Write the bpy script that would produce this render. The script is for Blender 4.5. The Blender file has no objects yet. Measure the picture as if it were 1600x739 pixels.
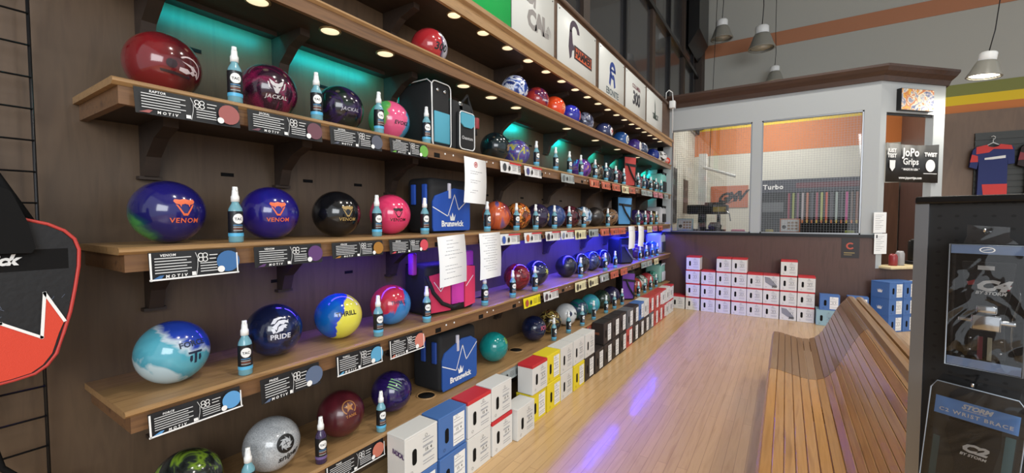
import bpy, bmesh, math, random
from mathutils import Vector, Matrix
from mathutils.geometry import tessellate_polygon
random.seed(7)
PI = math.pi
SC = bpy.context.scene
COL = SC.collection

# ------------------------------------------------------------ camera, world, lights, exposure
EYE = 1.48
YAW, PITCH = math.radians(33.0), math.radians(2.39)
cam_d = bpy.data.cameras.new('camera'); cam = bpy.data.objects.new('camera', cam_d); COL.objects.link(cam)
cam_d.sensor_width = 36.0; cam_d.lens = 659.0 / 1600.0 * 36.0; cam_d.clip_start = 0.02
cam.location = (0, 0, EYE); cam.rotation_euler = (PI / 2 - PITCH, 0, YAW)
SC.camera = cam
SC.view_settings.view_transform = 'Standard'; SC.view_settings.look = 'None'
SC.view_settings.gamma = 1.0; SC.view_settings.use_curve_mapping = False
SC.view_settings.exposure = 0.48

W = bpy.data.worlds.new('world'); SC.world = W; W.use_nodes = True
bg = W.node_tree.nodes['Background']; bg.inputs[0].default_value = (0.92, 0.96, 1.0, 1); bg.inputs[1].default_value = 0.62

def light(name, kind, loc, energy, col=(1, 1, 1), size=0.2, size_y=None, aim=None, spot=None, blend=0.4, spread=None):
    d = bpy.data.lights.new(name, kind); o = bpy.data.objects.new(name, d); COL.objects.link(o)
    o.location = loc; d.energy = energy; d.color = col
    if kind == 'AREA':
        d.size = size
        if size_y: d.shape = 'RECTANGLE'; d.size_y = size_y
        if spread: d.spread = spread
    else: d.shadow_soft_size = size
    if spot: d.spot_size = spot; d.spot_blend = blend
    if aim is not None:
        v = Vector(aim) - Vector(loc); o.rotation_euler = v.to_track_quat('-Z', 'Y').to_euler()
    return o
# added unseen frontal fill behind the camera, and the hall's hanging lamps
light('added_frontal_fill', 'AREA', (4.2, -3.2, 3.2), 240, (0.93, 0.97, 1.0), 4.5, 2.6, (0, 4.5, 0.8))
for lx, ly in [(0.9, 1.2), (1.0, 3.6), (0.2, 6.0), (2.8, 5.5), (3.2, 1.5)]:
    light('hall_lamp_light', 'SPOT', (lx, ly, 5.6), 150, (1.0, 0.95, 0.86), 0.13, aim=(lx, ly, 0), spot=math.radians(140), blend=0.8)
light('shop_interior_light', 'AREA', (-0.2, 9.0, 3.9), 62, (1, 0.97, 0.92), 1.2, 1.2, (-0.2, 9.6, 0))

# ------------------------------------------------------------ materials
def lin(c):
    if isinstance(c, str):
        c = c.lstrip('#'); c = tuple(int(c[i:i + 2], 16) / 255 for i in (0, 2, 4))
    return tuple(((x + 0.055) / 1.055) ** 2.4 if x > 0.04045 else x / 12.92 for x in c) + (1,)
MATS = {}
def mat(name, col, rough=0.5, metal=0.0, coat=0.0, emit=None, es=1.0, trans=0.0, bump=0.0, bscale=200, alpha=1.0, spec=0.5):
    if name in MATS: return MATS[name]
    m = bpy.data.materials.new(name); m.use_nodes = True; nt = m.node_tree; b = nt.nodes['Principled BSDF']
    b.inputs['Base Color'].default_value = lin(col); b.inputs['Roughness'].default_value = rough
    b.inputs['Metallic'].default_value = metal; b.inputs['Coat Weight'].default_value = coat
    b.inputs['Transmission Weight'].default_value = trans; b.inputs['Alpha'].default_value = alpha
    b.inputs['Specular IOR Level'].default_value = spec
    if emit: b.inputs['Emission Color'].default_value = lin(emit); b.inputs['Emission Strength'].default_value = es
    tc = nt.nodes.new('ShaderNodeTexCoord'); nz = nt.nodes.new('ShaderNodeTexNoise'); nz.inputs['Scale'].default_value = bscale
    nt.links.new(tc.outputs['Object'], nz.inputs['Vector'])
    rr = nt.nodes.new('ShaderNodeMapRange'); rr.inputs['To Min'].default_value = max(0, rough - 0.04); rr.inputs['To Max'].default_value = min(1, rough + 0.04)
    nt.links.new(nz.outputs['Fac'], rr.inputs['Value']); nt.links.new(rr.outputs[0], b.inputs['Roughness'])
    if bump:
        bp = nt.nodes.new('ShaderNodeBump'); bp.inputs['Strength'].default_value = bump; bp.inputs['Distance'].default_value = 0.002
        nt.links.new(nz.outputs['Fac'], bp.inputs['Height']); nt.links.new(bp.outputs[0], b.inputs['Normal'])
    MATS[name] = m; return m

def wood(name, cols, scale=(1, 1, 1), grain=18, rough=0.45, coat=0.0, planks=None, seed=0.0):
    """procedural wood; grain runs along Y; planks = (width_x, length_y, variation) draws boards"""
    m = bpy.data.materials.new(name); m.use_nodes = True; nt = m.node_tree; N = nt.nodes; L = nt.links; b = N['Principled BSDF']
    tc = N.new('ShaderNodeTexCoord'); mp = N.new('ShaderNodeMapping'); mp.inputs['Scale'].default_value = scale; mp.inputs['Location'].default_value = (seed, seed * 2, seed)
    L.new(tc.outputs['Object'], mp.inputs['Vector'])
    nz = N.new('ShaderNodeTexNoise'); nz.inputs['Scale'].default_value = grain; nz.inputs['Detail'].default_value = 6; nz.inputs['Distortion'].default_value = 0.6
    L.new(mp.outputs[0], nz.inputs['Vector'])
    cr = N.new('ShaderNodeValToRGB'); els = cr.color_ramp.elements
    els[0].position = 0.25; els[0].color = lin(cols[0]); els[1].position = 0.75; els[1].color = lin(cols[-1])
    for i, c in enumerate(cols[1:-1]):
        e = els.new(0.25 + 0.5 * (i + 1) / (len(cols) - 1)); e.color = lin(c)
    L.new(nz.outputs['Fac'], cr.inputs[0]); out = cr.outputs[0]
    if planks:
        wx, ly, var = planks
        sp = N.new('ShaderNodeSeparateXYZ'); L.new(tc.outputs['Object'], sp.inputs[0])
        cb = N.new('ShaderNodeCombineXYZ'); L.new(sp.outputs['Y'], cb.inputs['X']); L.new(sp.outputs['X'], cb.inputs['Y'])
        br = N.new('ShaderNodeTexBrick'); br.inputs['Scale'].default_value = 1.0; br.inputs['Brick Width'].default_value = ly; br.inputs['Row Height'].default_value = wx
        br.inputs['Mortar Size'].default_value = 0.0012; br.inputs['Color1'].default_value = (1 - var, 1 - var, 1 - var, 1); br.inputs['Color2'].default_value = (1, 1, 1, 1)
        br.inputs['Mortar'].default_value = (0.55, 0.5, 0.45, 1); br.offset = 0.37
        L.new(cb.outputs[0], br.inputs['Vector'])
        mx = N.new('ShaderNodeMix'); mx.data_type = 'RGBA'; mx.blend_type = 'MULTIPLY'; mx.inputs[0].default_value = 1.0
        L.new(out, mx.inputs[6]); L.new(br.outputs['Color'], mx.inputs[7]); out = mx.outputs[2]
    L.new(out, b.inputs['Base Color']); b.inputs['Roughness'].default_value = rough; b.inputs['Coat Weight'].default_value = coat; b.inputs['Coat Roughness'].default_value = 0.12
    bp = N.new('ShaderNodeBump'); bp.inputs['Strength'].default_value = 0.08; L.new(nz.outputs['Fac'], bp.inputs['Height']); L.new(bp.outputs[0], b.inputs['Normal'])
    MATS[name] = m; return m

def ballmat(name, cols, scale=2.5, dist=2.5, seed=0.0, rough=0.14, sharp=False, sparkle=0.0, axis=None, stops=None, nw=0.5):
    m = bpy.data.materials.new(name); m.use_nodes = True; nt = m.node_tree; N = nt.nodes; L = nt.links; b = N['Principled BSDF']
    tc = N.new('ShaderNodeTexCoord'); mp = N.new('ShaderNodeMapping'); mp.inputs['Location'].default_value = (seed, seed * 1.7, seed * 0.6)
    mp.inputs['Scale'].default_value = (4.6, 4.6, 4.6)
    L.new(tc.outputs['Object'], mp.inputs['Vector'])
    nz = N.new('ShaderNodeTexNoise'); nz.inputs['Scale'].default_value = scale * 0.42; nz.inputs['Detail'].default_value = 3.5; nz.inputs['Distortion'].default_value = dist
    L.new(mp.outputs[0], nz.inputs['Vector'])
    cr = N.new('ShaderNodeValToRGB'); els = cr.color_ramp.elements; n = len(cols)
    if n == 1: cols = [cols[0], cols[0]]; n = 2
    lo, hi = (0.38, 0.62)
    els[0].position = lo; els[0].color = lin(cols[0]); els[1].position = hi; els[1].color = lin(cols[-1])
    for i in range(1, n - 1):
        e = els.new(lo + (hi - lo) * i / (n - 1)); e.color = lin(cols[i])
    if sharp: cr.color_ramp.interpolation = 'CONSTANT'
    fac = nz.outputs['Fac']
    if axis:
        # colours poured along an axis of the ball, boundary wandering with the noise
        dp = N.new('ShaderNodeVectorMath'); dp.operation = 'DOT_PRODUCT'; a_ = Vector(axis).normalized() / 0.108; dp.inputs[1].default_value = tuple(a_)
        L.new(tc.outputs['Object'], dp.inputs[0])
        m1 = N.new('ShaderNodeMath'); m1.operation = 'MULTIPLY_ADD'; m1.inputs[1].default_value = 0.5; m1.inputs[2].default_value = 0.5 - nw * .5; L.new(dp.outputs['Value'], m1.inputs[0])
        m2 = N.new('ShaderNodeMath'); m2.operation = 'MULTIPLY_ADD'; m2.inputs[1].default_value = nw; L.new(fac, m2.inputs[0]); L.new(m1.outputs[0], m2.inputs[2]); fac = m2.outputs[0]
        while len(els) > 1: els.remove(els[0])
        els[0].position = stops[0]; els[0].color = lin(cols[0])
        for i in range(1, n): e = els.new(stops[i]); e.color = lin(cols[i])
    L.new(fac, cr.inputs[0]); out = cr.outputs[0]
    if sparkle:
        vz = N.new('ShaderNodeTexNoise'); vz.inputs['Scale'].default_value = 60; vz.inputs['Detail'].default_value = 2; L.new(mp.outputs[0], vz.inputs['Vector'])
        mr = N.new('ShaderNodeMapRange'); mr.inputs['From Min'].default_value = 0.3; mr.inputs['From Max'].default_value = 0.75; mr.inputs['To Min'].default_value = 1 - sparkle; mr.inputs['To Max'].default_value = 1 + sparkle
        L.new(vz.outputs['Fac'], mr.inputs['Value'])
        mx = N.new('ShaderNodeMix'); mx.data_type = 'RGBA'; mx.blend_type = 'MULTIPLY'; mx.inputs[0].default_value = 1.0
        L.new(out, mx.inputs[6]); L.new(mr.outputs[0], mx.inputs[7]); out = mx.outputs[2]
    L.new(out, b.inputs['Base Color']); b.inputs['Roughness'].default_value = rough; b.inputs['Coat Weight'].default_value = 0.35; b.inputs['Coat Roughness'].default_value = 0.05
    return m

M_wall = wood('dark_wood_laminate', ['#4b3c2e', '#5b4938', '#503f31'], (1, 1, 0.12), 22, 0.42)
M_partw = wood('partition_brown_laminate', ['#4a3530', '#573f39', '#503a34'], (1, 1, 0.12), 18, 0.45)
M_farw = wood('far_wall_brown_laminate', ['#6b5648', '#78614f', '#705a4a'], (1, 1, 0.15), 12, 0.5)
M_oak = wood('shelf_oak', ['#81623f', '#a68359', '#927149'], (1, 0.07, 1), 60, 0.4, 0.15)
M_oakd = wood('shelf_fascia_stain', ['#4e3726', '#775639', '#644731'], (1, 0.06, 1), 45, 0.45, 0.1, seed=3)
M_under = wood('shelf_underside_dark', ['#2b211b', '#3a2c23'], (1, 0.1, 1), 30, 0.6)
M_floor = wood('maple_floor', ['#bb9566', '#cfab7a', '#c5a070'], (1, 0.08, 1), 26, 0.36, 0.3, planks=(0.057, 1.3, 0.10))
M_benchA = wood('bench_varnish', ['#99692f', '#bb8746', '#a97737'], (1, 0.05, 1), 40, 0.26, 0.5)
M_benchB = wood('bench_varnish_dark', ['#765433', '#8d683f', '#81603b'], (1, 0.05, 1), 40, 0.3, 0.4, seed=5)  # darker tone for the far slats, rails, legs and cap
M_crown = wood('crown_dark_wood', ['#3c2a22', '#50382c'], (0.1, 1, 1), 30, 0.45)
M_ledge = wood('pale_ledge_wood', ['#cdb98e', '#e0cda2'], (0.2, 1, 1), 20, 0.5)
M_ply = wood('trim_brown', ['#4b3627', '#644a36'], (1, 0.1, 1), 30, 0.5)

M_white = mat('white_paint', '#d7d9d6', 0.55)
M_part = mat('partition_grey_paint', '#abb0b3', 0.6)
M_greywall = mat('upper_wall_grey_paint', '#a9a9a3', 0.7)
M_orange = mat('orange_paint_stripe', '#a87050', 0.65)
M_orange2 = mat('bright_orange_paint', '#c8763a', 0.65)
M_yellow = mat('yellow_paint_stripe', '#e3c21c', 0.65)
M_green = mat('olive_green_paint_stripe', '#7c8040', 0.65)
M_cream = mat('cream_shop_wall', '#c9c8bd', 0.7)
M_black = mat('black_plastic', '#0f0f10', 0.4)
M_blackm = mat('matt_black', '#0d0d0e', 0.8, spec=0.2)
M_fabric = mat('black_nylon', '#16171a', 0.75, bump=0.5, bscale=900)
M_steel = mat('dark_steel', '#2b2b2d', 0.35, 0.6)
M_alu = mat('brushed_aluminium', '#9a9ca0', 0.35, 0.9)
M_chrome = mat('chrome', '#d5d8dc', 0.12, 1.0)
M_paper = mat('white_paper', '#eceef0', 0.8)
M_ink = mat('grey_ink', '#8b8d96', 0.8)
M_inkd = mat('black_ink', '#1a1a1c', 0.6)
M_red = mat('red_ink', '#c1262b', 0.6)
M_cap = mat('white_sprayer_plastic', '#eef1f2', 0.35)
M_wtxt = mat('white_print', '#e9eaea', 0.6)
M_gtxt = mat('light_grey_print', '#a9aaac', 0.6)

def glassmat(name, col=(1, 1, 1), refl=0.12, tint=0.95, rough=0.02, crinkle=0.0):
    m = bpy.data.materials.new(name); m.use_nodes = True; nt = m.node_tree; N = nt.nodes; L = nt.links
    for n in list(N): N.remove(n)
    o = N.new('ShaderNodeOutputMaterial'); t = N.new('ShaderNodeBsdfTransparent'); g = N.new('ShaderNodeBsdfGlossy'); mx = N.new('ShaderNodeMixShader')
    t.inputs[0].default_value = (col[0] * tint, col[1] * tint, col[2] * tint, 1); g.inputs['Roughness'].default_value = rough
    fr = N.new('ShaderNodeFresnel'); fr.inputs[0].default_value = 1.45
    ad = N.new('ShaderNodeMath'); ad.operation = 'ADD'; ad.inputs[1].default_value = refl; ad.use_clamp = True
    L.new(fr.outputs[0], ad.inputs[0]); L.new(ad.outputs[0], mx.inputs[0]); L.new(t.outputs[0], mx.inputs[1]); L.new(g.outputs[0], mx.inputs[2]); L.new(mx.outputs[0], o.inputs[0])
    if crinkle:
        nz = N.new('ShaderNodeTexNoise'); nz.inputs['Scale'].default_value = 9; nz.inputs['Distortion'].default_value = 1.2; tc = N.new('ShaderNodeTexCoord'); L.new(tc.outputs['Object'], nz.inputs['Vector'])
        bp = N.new('ShaderNodeBump'); bp.inputs['Strength'].default_value = crinkle; bp.inputs['Distance'].default_value = 0.02; L.new(nz.outputs['Fac'], bp.inputs['Height']); L.new(bp.outputs[0], g.inputs['Normal']); L.new(bp.outputs[0], fr.inputs['Normal'])
    MATS[name] = m; return m
M_glass = glassmat('window_glass', refl=0.03, tint=0.9)
M_blister = glassmat('blister_plastic', refl=0.02, tint=0.97, rough=0.04, crinkle=0.22)
M_holder = glassmat('clear_card_sleeve', refl=0.05, tint=0.95, rough=0.15)
M_darkglass = mat('dark_tinted_glazing', '#2c2d30', 0.18, 0.0, 0.4)

# ------------------------------------------------------------ mesh collector
class MB:
    def __init__(s): s.v = []; s.f = []; s.mi = []; s.sm = []
    def add(s, vs, fs, mi=0, smooth=False, M=None):
        k = len(s.v)
        s.v += [tuple(M @ Vector(p)) if M is not None else tuple(p) for p in vs]
        s.f += [tuple(i + k for i in f) for f in fs]; s.mi += [mi] * len(fs); s.sm += [smooth] * len(fs)
        return s
    def box(s, x0, x1, y0, y1, z0, z1, mi=0, M=None):
        vs = [(x0, y0, z0), (x1, y0, z0), (x1, y1, z0), (x0, y1, z0), (x0, y0, z1), (x1, y0, z1), (x1, y1, z1), (x0, y1, z1)]
        return s.add(vs, [(0, 3, 2, 1), (4, 5, 6, 7), (0, 1, 5, 4), (1, 2, 6, 5), (2, 3, 7, 6), (3, 0, 4, 7)], mi, False, M)
    def bbox(s, x0, x1, y0, y1, z0, z1, r=0.01, seg=2, mi=0, M=None, smooth=True):
        bm = bmesh.new(); bmesh.ops.create_cube(bm, size=1.0)
        for v in bm.verts: v.co = Vector(((x0 + x1) / 2 + v.co.x * (x1 - x0), (y0 + y1) / 2 + v.co.y * (y1 - y0), (z0 + z1) / 2 + v.co.z * (z1 - z0)))
        bmesh.ops.bevel(bm, geom=list(bm.edges), offset=r, segments=seg, profile=0.5, affect='EDGES')
        bm.verts.index_update()
        s.add([v.co[:] for v in bm.verts], [[v.index for v in f.verts] for f in bm.faces], mi, smooth, M); bm.free(); return s
    def lathe(s, prof, c=(0, 0, 0), n=20, mi=0, M=None, cap=True):
        vs = []; fs = []
        for r, z in prof:
            for i in range(n): a = 2 * PI * i / n; vs.append((c[0] + r * math.cos(a), c[1] + r * math.sin(a), c[2] + z))
        for j in range(len(prof) - 1):
            for i in range(n): fs.append((j * n + i, j * n + (i + 1) % n, (j + 1) * n + (i + 1) % n, (j + 1) * n + i))
        if cap: fs.append(tuple(range(n - 1, -1, -1))); fs.append(tuple((len(prof) - 1) * n + i for i in range(n)))
        return s.add(vs, fs, mi, True, M)
    def tube(s, pts, r, n=8, mi=0, closed=False):
        P = [Vector(p) for p in pts]; vs = []; fs = []; m = len(P)
        up = Vector((0.123, 0.3, 0.9)).normalized()
        for i, p in enumerate(P):
            a = P[(i - 1) % m] if (closed or i > 0) else p; b = P[(i + 1) % m] if (closed or i < m - 1) else p
            t = (b - a).normalized(); u = t.cross(up)
            if u.length < 1e-3: u = t.cross(Vector((1, 0, 0)))
            u.normalize(); w = t.cross(u)
            for k in range(n): q = 2 * PI * k / n; vs.append(tuple(p + (u * math.cos(q) + w * math.sin(q)) * r))
        for i in range(m if closed else m - 1):
            j = (i + 1) % m
            for k in range(n): fs.append((i * n + k, i * n + (k + 1) % n, j * n + (k + 1) % n, j * n + k))
        if not closed: fs.append(tuple(range(n - 1, -1, -1))); fs.append(tuple((m - 1) * n + k for k in range(n)))
        return s.add(vs, fs, mi, True)
    def prism(s, poly, a0, a1, axis='y', mi=0, M=None, smooth=False):
        """poly in the plane normal to axis: y -> (x,z), x -> (y,z), z -> (x,y)"""
        def P(p, a): return (p[0], a, p[1]) if axis == 'y' else ((a, p[0], p[1]) if axis == 'x' else (p[0], p[1], a))
        n = len(poly); vs = [P(p, a0) for p in poly] + [P(p, a1) for p in poly]
        fs = [(i, (i + 1) % n, n + (i + 1) % n, n + i) for i in range(n)]
        s.add(vs, fs, mi, smooth, M)
        for t in tessellate_polygon([[Vector((p[0], p[1], 0)) for p in poly]]):
            s.add([P(poly[i], a0) for i in t], [(0, 1, 2)], mi, False, M); s.add([P(poly[i], a1) for i in t], [(0, 2, 1)], mi, False, M)
        return s
    def sphere(s, c, r, n=40, m=24, mi=0, scale=(1, 1, 1)):
        vs = [(c[0], c[1], c[2] + r * scale[2])]; fs = []
        for j in range(1, m):
            t = PI * j / m
            for i in range(n): a = 2 * PI * i / n; vs.append((c[0] + r * scale[0] * math.sin(t) * math.cos(a), c[1] + r * scale[1] * math.sin(t) * math.sin(a), c[2] + r * scale[2] * math.cos(t)))
        vs.append((c[0], c[1], c[2] - r * scale[2])); L = len(vs) - 1
        for i in range(n):
            fs.append((0, 1 + i, 1 + (i + 1) % n)); fs.append((L, 1 + (m - 2) * n + (i + 1) % n, 1 + (m - 2) * n + i))
        for j in range(m - 2):
            for i in range(n): fs.append((1 + j * n + i, 1 + (j + 1) * n + i, 1 + (j + 1) * n + (i + 1) % n, 1 + j * n + (i + 1) % n))
        return s.add(vs, fs, mi, True)
    def build(s, name, mats, parent=None, label=None, fix=True):
        me = bpy.data.meshes.new(name); me.from_pydata(s.v, [], s.f); 
        me.polygons.foreach_set('material_index', s.mi); me.polygons.foreach_set('use_smooth', s.sm)
        for m in (mats if isinstance(mats, (list, tuple)) else [mats]): me.materials.append(m)
        if fix:
            bm = bmesh.new(); bm.from_mesh(me); bmesh.ops.recalc_face_normals(bm, faces=bm.faces); bm.to_mesh(me); bm.free()
        me.update()
        o = bpy.data.objects.new(name, me); COL.objects.link(o)
        if parent: o.parent = parent
        if label: o['label'] = label
        return o

def thing(name, label, cat, loc=(0, 0, 0), rz=0.0, group=None):
    o = bpy.data.objects.new(name, None); COL.objects.link(o); o.location = loc; o.rotation_euler = (0, 0, rz)
    o['label'] = label; o['category'] = cat
    if group: o['group'] = group
    o.empty_display_size = 0.05
    return o
def tag(o, label, cat, group=None):
    o['label'] = label; o['category'] = cat
    if group: o['group'] = group
    return o
def struct(o): o['kind'] = 'structure'; return o
KIDS = {}
def copy_tree(o, parent=None, kids=None):
    c = o.copy(); COL.objects.link(c); c.parent = parent
    for ch in (kids if kids is not None else []):
        d = ch.copy(); COL.objects.link(d); d.parent = c
        for sub in SUBS.get(ch, []):
            e = sub.copy(); COL.objects.link(e); e.parent = d
    return c
SUBS = {}
def sub(par, o): SUBS.setdefault(par, []).append(o); return o

# ------------------------------------------------------------ flat artwork: letters and marks
_T = {}
def text2d(s, shear=0.0, bold=0.0, spacing=1.0):
    k = (s, shear, bold, spacing)
    if k not in _T:
        cu = bpy.data.curves.new('lettering', 'FONT'); cu.body = s; cu.size = 1.0; cu.shear = shear; cu.offset = bold; cu.resolution_u = 2
        cu.space_character = spacing; cu.align_x = 'CENTER'; cu.align_y = 'CENTER'; cu.fill_mode = 'FRONT'
        o = bpy.data.objects.new('lettering', cu); me = bpy.data.meshes.new_from_object(o)
        vv = [(v.co.x, v.co.y) for v in me.vertices]; lim = 0.5 * len(s) * spacing + 0.5
        ff = [tuple(p.vertices) for p in me.polygons if all(abs(vv[i][1]) < 0.8 and abs(vv[i][0]) < lim for i in p.vertices)]
        keep = sorted({i for f in ff for i in f}); ix = {a: b for b, a in enumerate(keep)}
        _T[k] = ([vv[i] for i in keep], [tuple(ix[i] for i in f) for f in ff])
        bpy.data.objects.remove(o); bpy.data.curves.remove(cu); bpy.data.meshes.remove(me)
    return _T[k]
def polys2d(polys):
    vs = []; fs = []
    for P in polys:
        k = len(vs); vs += [tuple(p) for p in P]
        for t in tessellate_polygon([[Vector((p[0], p[1], 0)) for p in P]]): fs.append(tuple(i + k for i in t))
    return vs, fs
def place2d(art, size, off=(0, 0), rot=0.0, sx=1.0):
    vs, fs = art; c, s = math.cos(rot), math.sin(rot)
    return [((x * sx * c - y * s) * size + off[0], (x * sx * s + y * c) * size + off[1]) for x, y in vs], fs
def ring(r0, r1, n=24, a0=0, a1=2 * PI, c=(0, 0)):
    P = [(c[0] + r1 * math.cos(a0 + (a1 - a0) * i / n), c[1] + r1 * math.sin(a0 + (a1 - a0) * i / n)) for i in range(n + 1)]
    Q = [(c[0] + r0 * math.cos(a0 + (a1 - a0) * i / n), c[1] + r0 * math.sin(a0 + (a1 - a0) * i / n)) for i in range(n + 1)]
    return [[P[i], P[i + 1], Q[i + 1], Q[i]] for i in range(n)]
def disc(r, c=(0, 0), n=20, sx=1.0): return [(c[0] + r * sx * math.cos(2 * PI * i / n), c[1] + r * math.sin(2 * PI * i / n)) for i in range(n)]
def rect(x0, x1, y0, y1): return [(x0, y0), (x1, y0), (x1, y1), (x0, y1)]
def stroke(pts, w):
    out = []
    for a, b in zip(pts, pts[1:]):
        d = Vector((b[0] - a[0], b[1] - a[1])); L = d.length or 1; n = Vector((-d.y, d.x)) / L * w / 2; e = d / L * w / 2
        out.append([(a[0] - e.x + n.x, a[1] - e.y + n.y), (b[0] + e.x + n.x, b[1] + e.y + n.y), (b[0] + e.x - n.x, b[1] + e.y - n.y), (a[0] - e.x - n.x, a[1] - e.y - n.y)])
    return out
VIPER = polys2d([[(-.5, .28), (-.44, .4), (-.2, .36), (0, .42), (.2, .36), (.44, .4), (.5, .28), (.4, .14), (.24, .1), (.2, -.04), (.15, .1), (0, .14), (-.15, .1), (-.2, -.04), (-.24, .1), (-.4, .14)],
                 [(-.42, .1), (-.33, .08), (-.07, -.36), (-.1, -.48)], [(.42, .1), (.1, -.48), (.07, -.36), (.33, .08)], [(-.1, -.48), (-.07, -.36), (.07, -.36), (.1, -.48)]])
JACKAL = polys2d([[(-.48, .5), (-.2, .3), (-.12, .22), (.12, .22), (.2, .3), (.48, .5), (.4, .18), (.3, .06), (.2, -.2), (.08, -.46), (-.08, -.46), (-.2, -.2), (-.3, .06), (-.4, .18)],
                  [(-.6, .3), (-.5, .28), (-.42, -.1), (-.3, -.25), (-.5, -.12)], [(.6, .3), (.5, -.12), (.3, -.25), (.42, -.1), (.5, .28)]])
JEYES = polys2d([[(-.26, .05), (-.08, -.04), (-.1, -.1), (-.22, -.05)], [(.26, .05), (.22, -.05), (.1, -.1), (.08, -.04)]])
LION = polys2d([[(-.5, .1), (-.3, .42), (.1, .5), (.4, .36), (.1, .38), (-.12, .3), (-.28, .1)], [(-.45, -.1), (-.22, .1), (-.05, .26), (.28, .28), (.48, .2), (.5, .05), (.3, .1), (.2, .0), (.0, .05), (-.15, -.1), (-.2, -.3)],
                [(-.1, -.12), (.1, -.02), (.3, -.0), (.42, -.08), (.3, -.14), (.36, -.24), (.2, -.22), (.12, -.38), (-.08, -.42), (-.3, -.5), (-.15, -.3)], [(-.5, -.2), (-.3, -.2), (-.25, -.42), (-.4, -.5)]])
def aperture():
    out = []
    for k in range(8):
        a = k * PI / 4; P = []
        for i in range(7): t = i / 6; r = 0.5; an = a + t * 1.05; P.append((r * math.cos(an), r * math.sin(an)))
        for i in range(7): t = 1 - i / 6; r = 0.26 + 0.2 * t * t; an = a - 0.35 + t * 1.3; P.append((r * math.cos(an), r * math.sin(an)))
        out.append(P)
    return polys2d(out + stroke([(-.16, 0), (.16, 0)], .03) + stroke([(0, -.16), (0, .16)], .03))
APER = aperture()
def star(n=5, r0=.16, r1=.4, rot=PI / 2): return [((r1 if i % 2 == 0 else r0) * math.cos(rot + PI * i / n), (r1 if i % 2 == 0 else r0) * math.sin(rot + PI * i / n)) for i in range(2 * n)]
STAR = polys2d([star()] + ring(.45, .53, 28, PI * -.3, PI * 1.3))
BIRD = polys2d(ring(.42, .47, 14, PI * -.15, PI * .7, (-.05, -.05)) + [[(-.3, .2), (.1, .12), (.3, -.05), (.05, -.02), (.0, .06)], [(-.35, -.02), (-.1, -.02), (.0, -.1), (.12, .0), (.2, -.12), (.3, -.02), (.34, -.3), (.22, -.14), (.12, -.2), (.02, -.14), (-.12, -.2), (-.36, -.14)]])
BIRDD = polys2d([disc(.2, (-.42, .1)), [(-.8, -.25), (-.3, -.22), (.35, -.3), (.3, -.4), (-.3, -.36), (-.75, -.36)]])
CROWN = polys2d([[(-.5, .3), (-.28, -.02), (-.14, .36), (0, .0), (.0, .0), (.14, .36), (.28, -.02), (.5, .3), (.36, -.34), (-.36, -.34)]])
CROWNB = polys2d([[(-.5, .34), (-.24, -.06), (0, .5), (.24, -.06), (.5, .34), (.34, -.4), (-.34, -.4)]])
SLASH = polys2d([[(-.5, .1), (-.38, .16), (.2, -.3), (.4, -.5), (.1, -.28)], [(-.4, .3), (-.28, .36), (.3, -.1), (.5, -.34), (.2, -.08)], [(-.25, .46), (-.12, .5), (.36, .1), (.55, -.1), (.28, .1)], [(-.62, -.05), (-.5, 0), (.0, -.4), (.15, -.55), (-.06, -.4)]])
FORCE = polys2d([[(-.45, .3), (.45, .3), (.42, .16), (.08, .16), (.08, -.5), (-.08, -.5), (-.08, .16), (-.42, .16)], [(-.34, .05), (-.2, .05), (-.2, -.3), (-.3, -.4), (-.38, -.2)], [(.34, .05), (.38, -.2), (.3, -.4), (.2, -.3), (.2, .05)]])

def refine(vs3, fs, maxlen):
    bm = bmesh.new(); V = [bm.verts.new(v) for v in vs3]
    for f in fs:
        try: bm.faces.new([V[i] for i in f])
        except ValueError: pass
    bmesh.ops.triangulate(bm, faces=bm.faces)
    for _ in range(4):
        E = [e for e in bm.edges if e.calc_length() > maxlen]
        if not E: break
        bmesh.ops.subdivide_edges(bm, edges=E, cuts=1); bmesh.ops.triangulate(bm, faces=[f for f in bm.faces if len(f.verts) > 3])
    bm.verts.index_update(); r = ([v.co[:] for v in bm.verts], [[v.index for v in f.verts] for f in bm.faces]); bm.free(); return r
def on_sphere(art2, R, d, roll=0.0, lift=0.0005):
    """wrap flat artwork (metres) on a ball of radius R around direction d"""
    vs, fs = art2; v3, f3 = refine([(x, y, 0) for x, y in vs], fs, R * 0.16)
    d = Vector(d).normalized(); u = Vector((0, 0, 1)).cross(d).normalized(); w = d.cross(u)
    c, s = math.cos(roll), math.sin(roll); out = []
    for x, y, _ in v3:
        x, y = x * c - y * s, x * s + y * c
        r = math.hypot(x, y); a = r / R
        p = d if r < 1e-9 else (d * math.cos(a) + (u * (x / r) + w * (y / r)) * math.sin(a))
        out.append(tuple(p * (R + lift)))
    return out, f3
def on_plane(art2, O, u, w, lift=0.0):
    vs, fs = art2; O = Vector(O); u = Vector(u).normalized(); w = Vector(w).normalized(); n = u.cross(w)
    return [tuple(O + u * x + w * y + n * lift) for x, y in vs], fs
XP = ((0, 1, 0), (0, 0, 1))      # a print on a face that looks to +X
YM = ((1, 0, 0), (0, 0, 1))      # a print on a face that looks to -Y

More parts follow.
